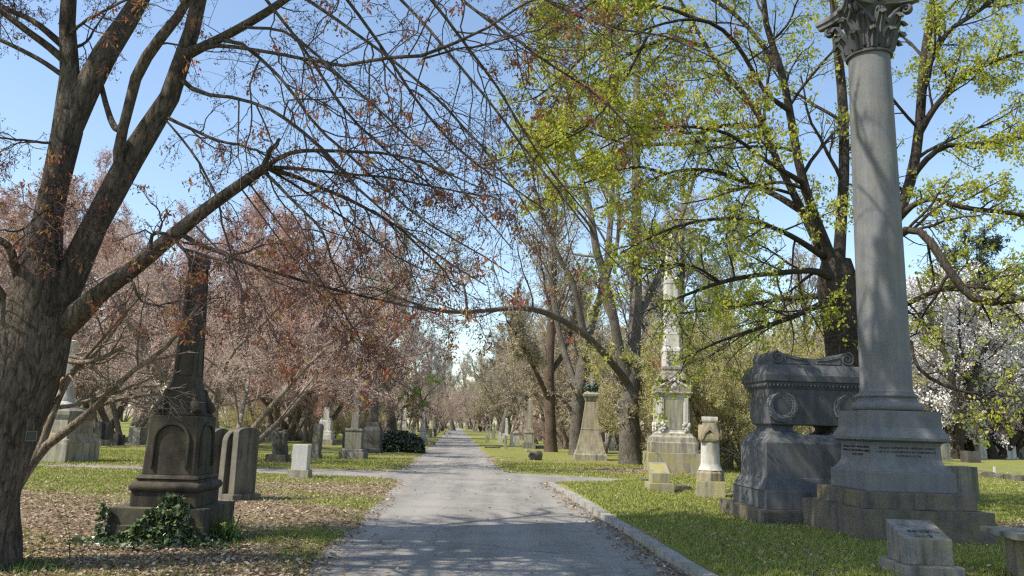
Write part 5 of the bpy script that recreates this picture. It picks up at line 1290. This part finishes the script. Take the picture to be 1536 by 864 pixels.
# fragments by the tiered monument
p = gnd(975, 722); mb = MB().box(-.28, .28, -.16, .16, -.05, .10); mb.rough(0.05, 3, 2, 1); tag(mb.build('broken_stone', M['rock'], loc=(p[0], p[1], gz(p[0], p[1])), smooth=30), 'flat broken stone lying at the corner of the lichened block', 'rock')
p = gnd(1024, 735); mb = MB().box(-.20, .2, -.14, .14, -.05, .12); mb.rough(0.06, 3, 2, 5); tag(mb.build('broken_stone', M['dark_stone'], loc=(p[0], p[1], gz(p[0], p[1])), smooth=30), 'dark broken lump of stone beside the pale wedge marker', 'rock')
# tag on the maple trunk
q = at(47, 654, 7.97); t = thing('tree_tag', tuple(q), 'small dark rectangular plate fixed to the maple trunk', 'tag', rz=R_(25))
MB().box(-.042, .042, -.006, .006, -.05, .05).build('plate', M['plate'], t, bevel=.002)
mb = MB()
for a in ((-.048, .048, .044, .050), (-.048, .048, -.050, -.044)): mb.box(a[0], a[1], -.010, .004, a[2], a[3])
for a in ((-.048, -.042), (.042, .048)): mb.box(a[0], a[1], -.010, .004, -.043, .043)
mb.build('plate_rim', M['plate_rim'], t)
# ---------------------------------------------------------------- planting
g0 = np.random.default_rng(77)
def leaf_plant(name, C, size, mat, label, cat, base, asp=.8, droop=.2, seed=1, dirs=None):
    g = np.random.default_rng(seed); G = Geo(); G.leaves(C-np.asarray(base), size, 0, g, asp=asp, droop=droop, dirs=dirs)
    o = link(name, G.mesh(name), [M[mat]], loc=tuple(base)); return tag(o, label, cat)
# ivy at the foot of the obelisk: climbs the slab, the base, and trails over the ground
C = []
fy0 = ly-lhw
for i in range(5200):
    u = g0.normal(0.06, 0.36); xx = lx+u*0.95+0.05; top = max(0.0, 0.96*math.exp(-((u-0.17)/0.30)**2)+0.20*math.exp(-((u+0.3)/0.25)**2))
    zq = g0.random()**0.8*top*0.64; face = fy0 if zq < lzs else fy0+0.17
    C.append((xx+g0.normal(0, .03), face-0.04-abs(g0.normal(0, .05))-0.14*(1-zq/max(top, .01))*g0.random(), zq+0.02))
for i in range(1700):
    C.append((lx+g0.normal(0.0, .48), fy0-abs(g0.normal(0, .20))-.02, 0.02+abs(g0.normal(0, .035))))
for i in range(500):
    C.append((lx+lhw+abs(g0.normal(0, .14)), fy0+g0.random()*0.8, 0.02+abs(g0.normal(0, .05))))
for i in range(120):
    C.append((lx-lhw-0.02+g0.normal(0, .04), fy0-.03, 0.05+g0.random()*.45))
leaf_plant('ivy', np.array(C), .062, 'ivy', 'dark ivy climbing the foundation of the brown obelisk', 'ivy', (lx, fy0, 0), asp=.95, droop=.5, seed=3, dirs=np.array([0, -.7, -.2]))
# daffodil clump
def blades(name, x, y, n, h, spread, mat, label, cat, seed, wd=.012, flowers=0):
    g = np.random.default_rng(seed); S = np.stack([x+g.normal(0, spread, n), y+g.normal(0, spread, n), np.full(n, gz(x, y)-.02)], -1)
    D = np.stack([g.normal(0, .35, n), g.normal(0, .35, n), np.ones(n)], -1)
    br = grow(S, D, h*g.uniform(.6, 1.1, n), np.full(n, wd), 5, .06, -.08, .3, g); G = Geo(); G.tubes(br, 3, 0)
    base = np.array([x, y, gz(x, y)])
    if flowers:
        f = br[0][g.choice(n, flowers, replace=False), -1]; G.leaves(np.repeat(f, 7, axis=0)+g.normal(0, .012, (flowers*7, 3)), .035, 1, g, asp=.8)
    o = link(name, G.mesh(name, base), [M[mat], M['daffodil_petal']], loc=tuple(base)); tag(o, label, cat)
blades('daffodil', lx+lhw+.16, fy0+.35, 60, .38, .09, 'daffodil', 'clump of daffodil leaves beside the obelisk foundation', 'plant', 5, flowers=1)
q = gnd(70, 858); blades('grass_tuft', q[0]-.3, q[1], 140, .16, .22, 'daffodil', 'dark grass tuft at the foot of the big maple', 'plant', 6, .006)
q = gnd(105, 842); blades('weed_stalk', q[0], q[1], 2, .95, .01, 'twig_tan' if False else 'daffodil', 'thin upright weed stalk near the big maple', 'plant', 7, .005)
# violets by the kerb
C = []
for (px, py, n) in ((957, 800, 120), (943, 790, 45), (968, 806, 40)):
    q = gnd(px, py, 0.0)
    for i in range(n): C.append((q[0]+g0.normal(0, .07), q[1]+g0.normal(0, .09), .02+abs(g0.normal(0, .04))))
C = np.array(C); leaf_plant('violets', C, .03, 'violet', 'purple violets flowering in the gutter against the kerb', 'flowers', (C[:, 0].mean(), C[:, 1].mean(), 0), seed=9)
# clipped evergreen shrub
C = []
q = gnd(594, 679); Ys = q[1]+1.2; k = pw(1, Ys); zt = Zp(594, 647, Ys)
for (dx, sx, hz) in ((-14, 15, .95), (4, 18, 1.0), (20, 14, .78), (-24, 9, .6), (29, 7, .6)):
    v = g0.normal(0, 1, (2600, 3)); v = v/np.linalg.norm(v, axis=1)[:, None]*(g0.random((2600, 1))**.22); v[:, 2] = np.abs(v[:, 2])
    C.append(np.stack([q[0]+(dx+v[:, 0]*sx)*k, Ys+v[:, 1]*1.1, .05+v[:, 2]*zt*hz*(.9+.2*g0.random(2600))], -1))
leaf_plant('evergreen_shrub', np.concatenate(C), .17, 'boxwood', 'dense dark evergreen shrub between the mottled obelisk and the road', 'shrub', (q[0], Ys, 0), asp=.6, seed=4)
mbase = red_maple()
green_maple()
# pale multi stemmed sapling between the maple and the obelisk
def sapling():
    g = np.random.default_rng(15); Y = 9.3; b = at(52, 716, Y); b = at(0, 840, Y); base = np.array([b[0], Y, 0.0]); gt, gc = Geo(), Geo()
    L = [[(-6, 870, Y, 12), (0, 800, Y, 11), (14, 750, Y, 10), (36, 712, Y, 9), (52, 690, Y, 8), (62, 668, Y, 7)],
         [(52, 690, Y, 7), (66, 672, Y, 7), (95, 650, Y-.1, 6.5), (130, 622, Y-.2, 5.5), (165, 590, Y-.3, 4.6), (200, 556, Y-.4, 4), (250, 520, Y-.5, 3), (300, 455, Y-.6, 2)],
         [(58, 680, Y, 6), (64, 630, Y, 5), (70, 580, Y, 4), (80, 530, Y, 3.6), (100, 470, Y, 2.6), (128, 400, Y, 2)],
         [(62, 668, Y, 6), (76, 630, Y, 5), (92, 590, Y, 4.6), (112, 556, Y, 4), (150, 522, Y, 3), (190, 470, Y, 2)],
         [(62, 668, Y, 5), (72, 620, Y, 4), (86, 580, Y-.1, 4), (118, 548, Y-.2, 3.4), (160, 500, Y-.3, 2.6), (215, 440, Y-.4, 1.6)],
         [(84, 612, Y, 3), (110, 608, Y, 3), (140, 598, Y, 2.4), (180, 585, Y, 2), (240, 578, Y, 1.4)],
         [(140, 612, Y-.2, 3), (180, 600, Y-.2, 2), (240, 590, Y-.2, 1.6)],
         [(70, 600, Y, 3.5), (84, 560, Y, 3), (105, 535, Y, 3), (150, 545, Y, 2.4), (190, 520, Y, 1.6)],
         [(82, 520, Y-.2, 4.5), (92, 536, Y-.2, 4.5), (120, 544, Y-.3, 4.2), (150, 538, Y-.4, 3.4), (185, 520, Y-.5, 2)]]
    br = traced(L, 14); gt.tubes(br, 8, 0, .05, g)
    l2 = grow(*spawn(subset(br, np.arange(len(L)) > 0), 6, .3, 1, 20, 55, .25, .5, .6, g, rmin=.005, lmin=.4), 7, .12, 0, .4, g); gt.tubes(l2, 5, 0)
    l3 = grow(*spawn(l2, 5, .2, 1, 20, 60, .3, .6, .7, g, rmin=.003, lmin=.2), 5, .14, 0, .5, g); gc.tubes(l3, 3, 0)
    gc.leaves(along(l3, 2, .3, 1, g, .02), .03, 1, g, asp=.5)
    tree_obj('sapling', base, 'pale multi stemmed bare sapling between the big maple and the obelisk', 'tree', gt, gc, M['bark_tan'], [M['twig_tan'], M['bud_red']])
sapling()
# tall trees of the middle distance on the right, traced
def mid_tree(lines, Yb, seed, label, barkm, twig, leafm, k=(9, 6, 5), leaf=.10, lk=2, twr=.012, group=None, base_px=None, lw=(.22, .42)):
    g = np.random.default_rng(seed); gt, gc = Geo(), Geo()
    br = traced([[(x, y, Yb+dy, h) for x, y, dy, h in L] for L in lines], 16, 0.64)
    ft = lambda b, m_=60: (np.stack([np.stack([np.interp(np.linspace(0, 1, m_), np.linspace(0, 1, p.shape[0]), p[:, c]) for c in range(3)], -1) for p in b[0]]), None, None)
    one = lambda b, i: tuple(a[i:i+1] for a in b)
    grown = one(br, 0)
    for i in range(1, len(lines)): grown = join(grown, attach(one(br, i), ft(grown), 4.0))
    br = grown
    base = np.array([br[0][0, 0, 0], br[0][0, 0, 1], 0.0]); gt.tubes(br, 12, 0, .05, g)
    hi = br
    l2 = grow(*spawn(hi, k[0], .35, 1, 25, 65, lw[0], lw[1], .45, g, rmin=twr*2, lmin=1.0, lmax=5, up=.3), 8, .12, .02, .35, g); gt.tubes(l2, 5, 0)
    l3 = grow(*spawn(l2, k[1], .15, 1, 25, 65, .25, .5, .5, g, rmin=twr, lmin=.5), 6, .14, .01, .5, g); gc.tubes(l3, 3, 0)
    l4 = grow(*spawn(l3, k[2], .2, 1, 25, 65, .3, .6, .7, g, rmin=twr*.7, lmin=.25), 4, .15, 0, .6, g); gc.tubes(l4, 3, 0)
    gc.leaves(along(l4, lk, .3, 1, g, .06), leaf, 1, g, asp=.6)
    return tree_obj('tall_tree', base, label, 'tree', gt, gc, M[barkm], [M[twig], M[leafm]], group)
mid_tree([[(947, 712, 0, 32), (945, 690, 0, 27), (945, 660, 0, 25), (944, 620, 0, 23), (946, 580, 0, 21), (950, 545, 0, 20)],
          [(952, 560, 0, 18), (955, 500, .3, 16), (956, 420, .6, 14), (955, 320, .8, 11), (954, 200, 1, 9), (958, 60, 1, 7), (965, -120, 1, 4)],
          [(946, 575, 0, 15), (930, 530, -.4, 12), (921, 480, -.6, 11), (908, 420, -.8, 10), (893, 370, -1, 9), (886, 320, -1, 7), (870, 260, -1, 6), (840, 180, -1, 4), (820, 100, -1, 2)],
          [(940, 580, -.5, 11), (915, 545, -1.5, 9), (890, 515, -2.6, 8), (868, 496, -3.6, 7.5), (830, 474, -5, 7), (790, 462, -6.5, 6.5), (750, 464, -7.5, 5.5), (700, 468, -8.5, 5), (655, 466, -9.5, 4.5), (620, 455, -10, 3), (560, 430, -10.5, 1.5)],
          [(700, 467, -8.5, 3), (698, 440, -8.5, 3), (690, 410, -8.4, 2.4), (684, 385, -8.3, 1.5)],
          [(955, 480, .3, 9), (985, 420, 1, 7), (1010, 360, 1.6, 6), (1040, 270, 2, 4), (1060, 180, 2, 2)],
          [(922, 482, -.6, 7), (905, 440, -.2, 6), (925, 370, 0, 5), (928, 300, .4, 4), (915, 200, .8, 2)]], 37, 51,
         'massive shaggy trunk dividing low with one limb arching over the road', 'bark_grey', 'twig_grey', 'leaf_yellow', k=(8, 7, 5), leaf=.09, lk=1)
mid_tree([[(864, 700, 0, 24), (864, 670, 0, 17), (866, 620, 0, 15), (872, 560, 0, 14), (879, 520, 0, 13)],
          [(880, 525, 0, 11), (893, 470, .4, 9), (908, 420, .8, 8), (915, 340, 1, 7), (922, 240, 1, 5), (930, 120, 1, 3)],
          [(878, 525, 0, 10), (870, 470, -.4, 8), (858, 420, -.8, 7), (840, 390, -1, 6), (825, 350, -1.2, 5), (800, 280, -1.4, 3)],
          [(868, 590, 0, 9), (850, 540, .8, 8), (835, 480, 1.2, 7), (826, 400, 1.6, 6), (830, 300, 2, 4)]], 47, 52,
         'grey forked tree rising directly behind the tapering grey shaft', 'bark_grey', 'twig_grey', 'leaf_olive', k=(10, 7, 5), leaf=.12, lk=2)
mid_tree([[(826, 690, 0, 19), (826, 665, 0, 14), (825, 620, 0, 12), (824, 560, 0, 11), (826, 500, 0, 10), (830, 420, 0, 9), (832, 330, 0, 6), (838, 240, 0, 3)],
          [(824, 600, 0, 7), (805, 560, -1, 5), (785, 520, -2, 4), (760, 480, -3, 2)],
          [(826, 560, 0, 7), (850, 520, 1, 5), (862, 470, 2, 4), (880, 420, 3, 2)]], 52, 53,
         'dark reddish trunk wrapped in climbing growth behind the tall pale obelisk', 'bark_ruddy', 'twig_tan', 'leaf_olive', k=(22, 8, 6), leaf=.14, lk=3, lw=(.14, .26))
# prototypes of the other trees
proto('pink', M['bark_pale'], [M['twig_pink'], M['leaf_pink']], seed=61, H=9, tr=.095, stems=6, spread=.75, limb=(9, .2, .98, 25, 65, .35, .6), k2=9, k3=7, k4=4, leaf=.066, lk=3, lj=.07, twr=.009, asp=.42)
proto('rust', M['bark_pale'], [M['twig_pink'], M['leaf_rust']], seed=62, H=9, tr=.10, stems=5, spread=.5, limb=(10, .2, .98, 20, 50, .35, .6), k2=9, k3=7, k4=4, up=.06, leaf=.068, lk=4, lj=.07, twr=.009, asp=.42, ang=(15, 45))
proto('bare', M['bark_grey'], [M['twig_grey'], M['leaf_grey']], seed=63, H=20, tr=.42, limb=(18, .22, .97, 25, 60, .34, .5), k2=9, k3=8, k4=5, up=.03, leaf=.12, lk=1, lj=.1, twr=.017)
proto('greening', M['bark_grey'], [M['twig_grey'], M['leaf_pale']], seed=64, H=20, tr=.40, stems=2, spread=.16, limb=(13, .2, .97, 25, 60, .34, .52), k2=8, k3=7, k4=5, up=.04, leaf=.16, lk=2, lj=.14, twr=.016)
proto('olive', M['bark_pale'], [M['twig_tan'], M['leaf_olive']], seed=65, H=11, tr=.16, stems=4, spread=.4, limb=(11, .15, .97, 25, 65, .36, .6), k2=9, k3=8, k4=4, up=.02, leaf=.10, lk=1, lj=.12, twr=.013, droop=.03)
proto('spring', M['bark_pale'], [M['twig_tan'], M['leaf_yellow']], seed=66, H=7, tr=.09, stems=8, spread=.5, limb=(10, .1, .97, 25, 70, .35, .6), k2=8, k3=6, k4=4, leaf=.065, lk=2, lj=.08, twr=.009)
proto('green', M['bark_dark'], [M['twig_dark'], M['leaf_green']], seed=67, H=12, tr=.25, stems=2, spread=.3, limb=(13, .15, .97, 30, 70, .34, .55), k2=8, k3=7, k4=3, leaf=.16, lk=4, lj=.14, twr=.013)
proto('white', M['bark_dark'], [M['twig_dark'], M['petal_white']], seed=68, H=10, tr=.2, stems=3, spread=.4, limb=(11, .12, .97, 30, 70, .34, .55), k2=8, k3=6, k4=3, leaf=.11, lk=4, lj=.10, twr=.012, asp=.8)
proto('blush', M['bark_dark'], [M['twig_dark'], M['petal_pink']], seed=69, H=8, tr=.2, stems=3, spread=.6, limb=(11, .12, .97, 35, 75, .36, .6), k2=8, k3=6, k4=4, leaf=.15, lk=5, lj=.10, twr=.012, droop=.02, asp=.8)
proto('fir', M['bark_dark'], [M['twig_dark'], M['needle']], seed=70, H=16, tr=.3, limb=(70, .06, .98, 70, 100, .22, .30), k2=8, k3=6, up=.0, leaf=.22, lk=7, lj=.08, twr=.012, asp=.25, ang=(30, 60), t_top=1.0)
PT = [
 ('pink', 'flowering_tree', 345, 29, 292, 9, 'multi stemmed pinkish brown tree right behind the three tall tablets', 0),
 ('pink', 'flowering_tree', 462, 62, 352, 9, 'pinkish brown tree above the narrow grey stele', 2.1),
 ('pink', 'flowering_tree', 188, 48, 292, 9, 'pinkish brown tree behind the black rounded stones', 4.0),
 ('pink', 'flowering_tree', 70, 45, 300, 9, 'pinkish brown tree behind the pedestal with the round column', 1.0),
 ('rust', 'flowering_tree', 285, 42, 268, 9, 'rusty red tree whose top shows above the brown obelisk', 3.0),
 ('rust', 'flowering_tree', 425, 60, 318, 9, 'rusty red tree rounding off behind the pale slab marker', 5.0),
 ('rust', 'flowering_tree', 150, 50, 255, 9, 'rusty red tree seen between the maple stems and the sapling', .4),
 ('pink', 'flowering_tree', 525, 84, 455, 9, 'pinkish brown tree behind the broken grey obelisk', 3.6),
 ('rust', 'flowering_tree', 8, 48, 280, 9, 'rusty red tree at the edge beyond the big maple', 1.7),
 ('pink', 'flowering_tree', 395, 70, 400, 9, 'pinkish brown tree filling in behind the carved stump', 2.9),
 ('spring', 'spring_bush', 503, 72, 620, 7, 'bright yellow green bush behind the stepped white monument', .5),
 ('green', 'leafy_tree', 590, 112, 535, 12, 'olive green tree behind the clipped evergreen shrub', 1.1),
 ('olive', 'budding_tree', 552, 100, 530, 11, 'budding tree behind the dark mottled obelisk', 2.0),
 ('greening', 'bare_tree', 588, 88, 368, 20, 'tall bare tree with a haze of pale green buds over the shrub', .3),
 ('bare', 'bare_tree', 545, 80, 425, 20, 'tall bare grey tree beside the pale green budding one', 4.1),
 ('bare', 'bare_tree', 640, 120, 468, 20, 'bare grey tree reaching over the left side of the road', 2.2),
 ('olive', 'budding_tree', 628, 140, 555, 11, 'budding olive tree behind the white roadside obelisk', 4.4),
 ('pink', 'flowering_tree', 655, 130, 565, 9, 'small pinkish tree near the far end of the road', .9),
 ('olive', 'budding_tree', 712, 170, 560, 11, 'budding tree at the far end of the road', 5.2),
 ('blush', 'flowering_tree', 722, 190, 606, 8, 'pale pink blossoming tree near the far end of the road', .2),
 ('olive', 'budding_tree', 762, 150, 520, 11, 'wide tan budding tree behind the distant crosses', 3.3),
 ('olive', 'budding_tree', 785, 90, 490, 11, 'tan budding tree behind the urn pillar', 1.2),
 ('bare', 'bare_tree', 752, 120, 430, 20, 'bare grey tree showing above the tan budding ones', 5.0),
 ('bare', 'bare_tree', 800, 74, 400, 20, 'bare grey tree rising between the urn pillar and the obelisk', 1.6),
 ('olive', 'budding_tree', 850, 60, 470, 11, 'tan budding tree filling in behind the forked grey tree', 2.6),
 ('olive', 'budding_tree', 905, 52, 500, 11, 'tan budding tree between the tapering shaft and the shaggy trunk', 4.9),
 ('olive', 'budding_tree', 822, 72, 455, 11, 'tan budding tree behind the dark reddish trunk', 0.4),
 ('olive', 'budding_tree', 868, 66, 430, 11, 'tall tan budding tree behind the tapering grey shaft', 4.0),
 ('bare', 'bare_tree', 845, 84, 360, 20, 'bare grey tree above the dark reddish trunk', 1.0),
 ('olive', 'budding_tree', 935, 60, 470, 11, 'tan budding tree behind the massive shaggy trunk', 2.4),
 ('bare', 'bare_tree', 930, 78, 300, 20, 'bare grey tree above the massive shaggy trunk', 5.5),
 ('spring', 'spring_bush', 984, 45, 470, 7, 'yellow green bush between the shaggy trunk and the tall shaft', 1.9),
 ('spring', 'spring_bush', 1052, 35, 455, 7, 'yellow green bush right behind the gothic pillar', 3.1),
 ('spring', 'spring_bush', 1120, 34, 470, 7, 'yellow green bush beside the sarcophagus lid', 4.8),
 ('spring', 'spring_bush', 1190, 40, 440, 7, 'yellow green bush behind the sarcophagus', .8),
 ('greening', 'bare_tree', 1085, 62, 330, 20, 'bare tree with pale buds above the yellow green bushes', 1.4),
 ('bare', 'bare_tree', 1010, 66, 280, 20, 'bare grey tree behind the tip of the tall shaft', 3.9),
 ('olive', 'budding_tree', 1140, 58, 440, 11, 'tan budding tree behind the bushes at the sarcophagus', 5.9),
 ('olive', 'budding_tree', 1020, 54, 480, 11, 'tan budding tree behind the tall pale shaft', .1),
 ('spring', 'spring_bush', 1402, 72, 575, 7, 'yellow leaved bush beyond the column pedestal', 2.2),
 ('olive', 'budding_tree', 1385, 68, 475, 11, 'olive tree close behind the column shaft', 1.1),
 ('white', 'flowering_tree', 1428, 62, 374, 10, 'white blossoming tree beyond the column', 2.0),
 ('white', 'flowering_tree', 1490, 66, 395, 10, 'white blossoming tree above the pink one', 5.1),
 ('blush', 'flowering_tree', 1512, 66, 555, 8, 'pink magnolia in blossom above the far tablets', 2.7),
 ('white', 'flowering_tree', 1458, 70, 372, 10, 'tallest white blossoming tree beside the column shaft', 3.3),
 ('white', 'flowering_tree', 1548, 84, 420, 10, 'white blossoming tree cut by the picture edge', 4.3),
 ('fir', 'evergreen_tree', 1500, 98, 330, 16, 'dark evergreen standing behind the white blossom', 0.6),
 ('green', 'leafy_tree', 1545, 96, 460, 12, 'fresh green tree among the blossom at the picture edge', 0.9),
 ('olive', 'budding_tree', 1290, 52, 450, 11, 'tan budding tree behind the leafy maple trunk', 3.0),
 ('bare', 'bare_tree', 1230, 80, 330, 20, 'bare grey tree seen through the leafy maple', 0.7),
 ('bare', 'bare_tree', 880, 90, 330, 20, 'bare grey tree seen through the forked grey tree', 2.8),
 ('bare', 'bare_tree', 460, 96, 380, 20, 'bare grey tree behind the pinkish ones', 3.2),
]
for kd, nm, px, Y, top, H, lab, rz in PT:
    place_px(kd, nm, px, Y, lab, top_py=top, H=H*0.93, rz=rz, cat='bush' if kd == 'spring' else 'tree')
# dark trunks among the pinkish trees
for (px, Y, top, lab) in ((464, 56, 470, 'dark slender trunk right beside the narrow grey stele'), (437, 60, 500, 'dark slender trunk behind the carved stump')):
    place_px('rust', 'flowering_tree', px, Y, lab, top_py=top, H=8.4, rz=px*.1)
for (kd, px, Y, top) in (('pink', 676, 210, 590), ('olive', 690, 345, 600), ('bare', 668, 260, 540), ('pink', 701, 350, 605), ('bare', 722, 240, 520), ('olive', 707, 260, 590), ('olive', 662, 180, 560), ('pink', 684, 352, 612)):
    H = {'bare': 20, 'olive': 11, 'pink': 9}[kd]*.93
    place_px(kd, 'distant_tree', px, Y, {'bare': 'bare grey tree closing the far end of the road', 'olive': 'tan budding tree closing the far end of the road', 'pink': 'pinkish tree closing the far end of the road'}[kd], top_py=top, H=H, rz=px*.37, group={'bare': 'bare trees at the road end', 'olive': 'budding trees at the road end', 'pink': 'pinkish trees at the road end'}[kd])
for (px, Y, top) in ((680, 200, 505), (702, 260, 528), (655, 150, 480), (732, 185, 478), (693, 300, 560), (640, 190, 520), (745, 230, 530)):
    place_px('bare', 'distant_tree', px, Y, 'bare grey tree closing the far end of the road', top_py=top, H=18.6, rz=px*.53, group='bare trees at the road end')
gb = np.random.default_rng(41)
for i in range(90):
    Y = gb.uniform(62, 110); px = gb.uniform(-40, 590) if i < 45 else gb.uniform(790, 960) if i % 2 else gb.uniform(1230, 1370)
    p = at(px, 640, Y); kd = ('olive', 'spring', 'pink')[int(gb.integers(0, 3))]
    plant(kd, 'scrub_bush', p[0], Y, {'olive': 'low tan scrub closing the back of the cemetery', 'spring': 'low yellow green scrub closing the back of the cemetery', 'pink': 'low pinkish scrub closing the back of the cemetery'}[kd], cat='bush', sc=gb.uniform(2.6, 4.4)/{'olive': 11, 'spring': 7, 'pink': 9}[kd], rz=gb.uniform(0, 6.28), szf=0.9, group={'olive': 'tan scrub at the back', 'spring': 'yellow green scrub at the back', 'pink': 'pinkish scrub at the back'}[kd])
# far wood closing the view
gg = np.random.default_rng(99); n = 0
for i in range(130):
    Y = gg.uniform(85, 230); px = gg.uniform(-60, 1600)
    if abs(px-690) < 26+700/Y*1.0: continue
    kd = ('bare', 'olive', 'bare', 'greening', 'pink')[int(gg.integers(0, 5))]
    p = at(px, 640, Y); H = {'bare': 20, 'olive': 11, 'greening': 20, 'pink': 9}[kd]
    plant(kd, 'distant_tree', p[0], Y, {'bare': 'grey bare tree in the far wood', 'olive': 'tan budding tree in the far wood', 'greening': 'pale green budding tree in the far wood', 'pink': 'pinkish tree in the far wood'}[kd], sc=gg.uniform(9, 15)/H*(1.25 if H == 20 else 1), rz=gg.uniform(0, 6.28), group={'bare': 'bare trees of the far wood', 'olive': 'budding trees of the far wood', 'greening': 'greening trees of the far wood', 'pink': 'pinkish trees of the far wood'}[kd])
make_turf()
# finer pieces belong to the part they sit on
SUBP = {'arch_moulding': 'die', 'roundel': 'shaft', 'shaft_moulding': 'shaft', 'scroll_corner': 'shoulder', 'acanthus_row': 'capital', 'volute': 'capital', 'helix': 'capital', 'abacus': 'capital', 'wreath': 'chest', 'egg_moulding': 'cornice', 'scroll': 'lid', 'lid_panel': 'lid', 'panel': 'die', 'carved_pilaster': 'die', 'tympanum': 'cornice', 'gable': 'canopy', 'carved_band': 'shaft', 'plate_rim': 'plate', 'carved_top': 'carved_body'}
kids = {}
for o in SC.objects:
    if o.parent: kids.setdefault(o.parent.name, []).append(o)
for root, ch in kids.items():
    by = {}
    for c in ch: by.setdefault(c.name.split('.')[0], c)
    for c in ch:
        nm = c.name.split('.')[0]
        tgt = by.get(SUBP.get(nm, '')) if nm != 'lettering' else (by.get('die') or by.get('slant_stone'))
        if tgt is not None and tgt is not c: c.parent = tgt
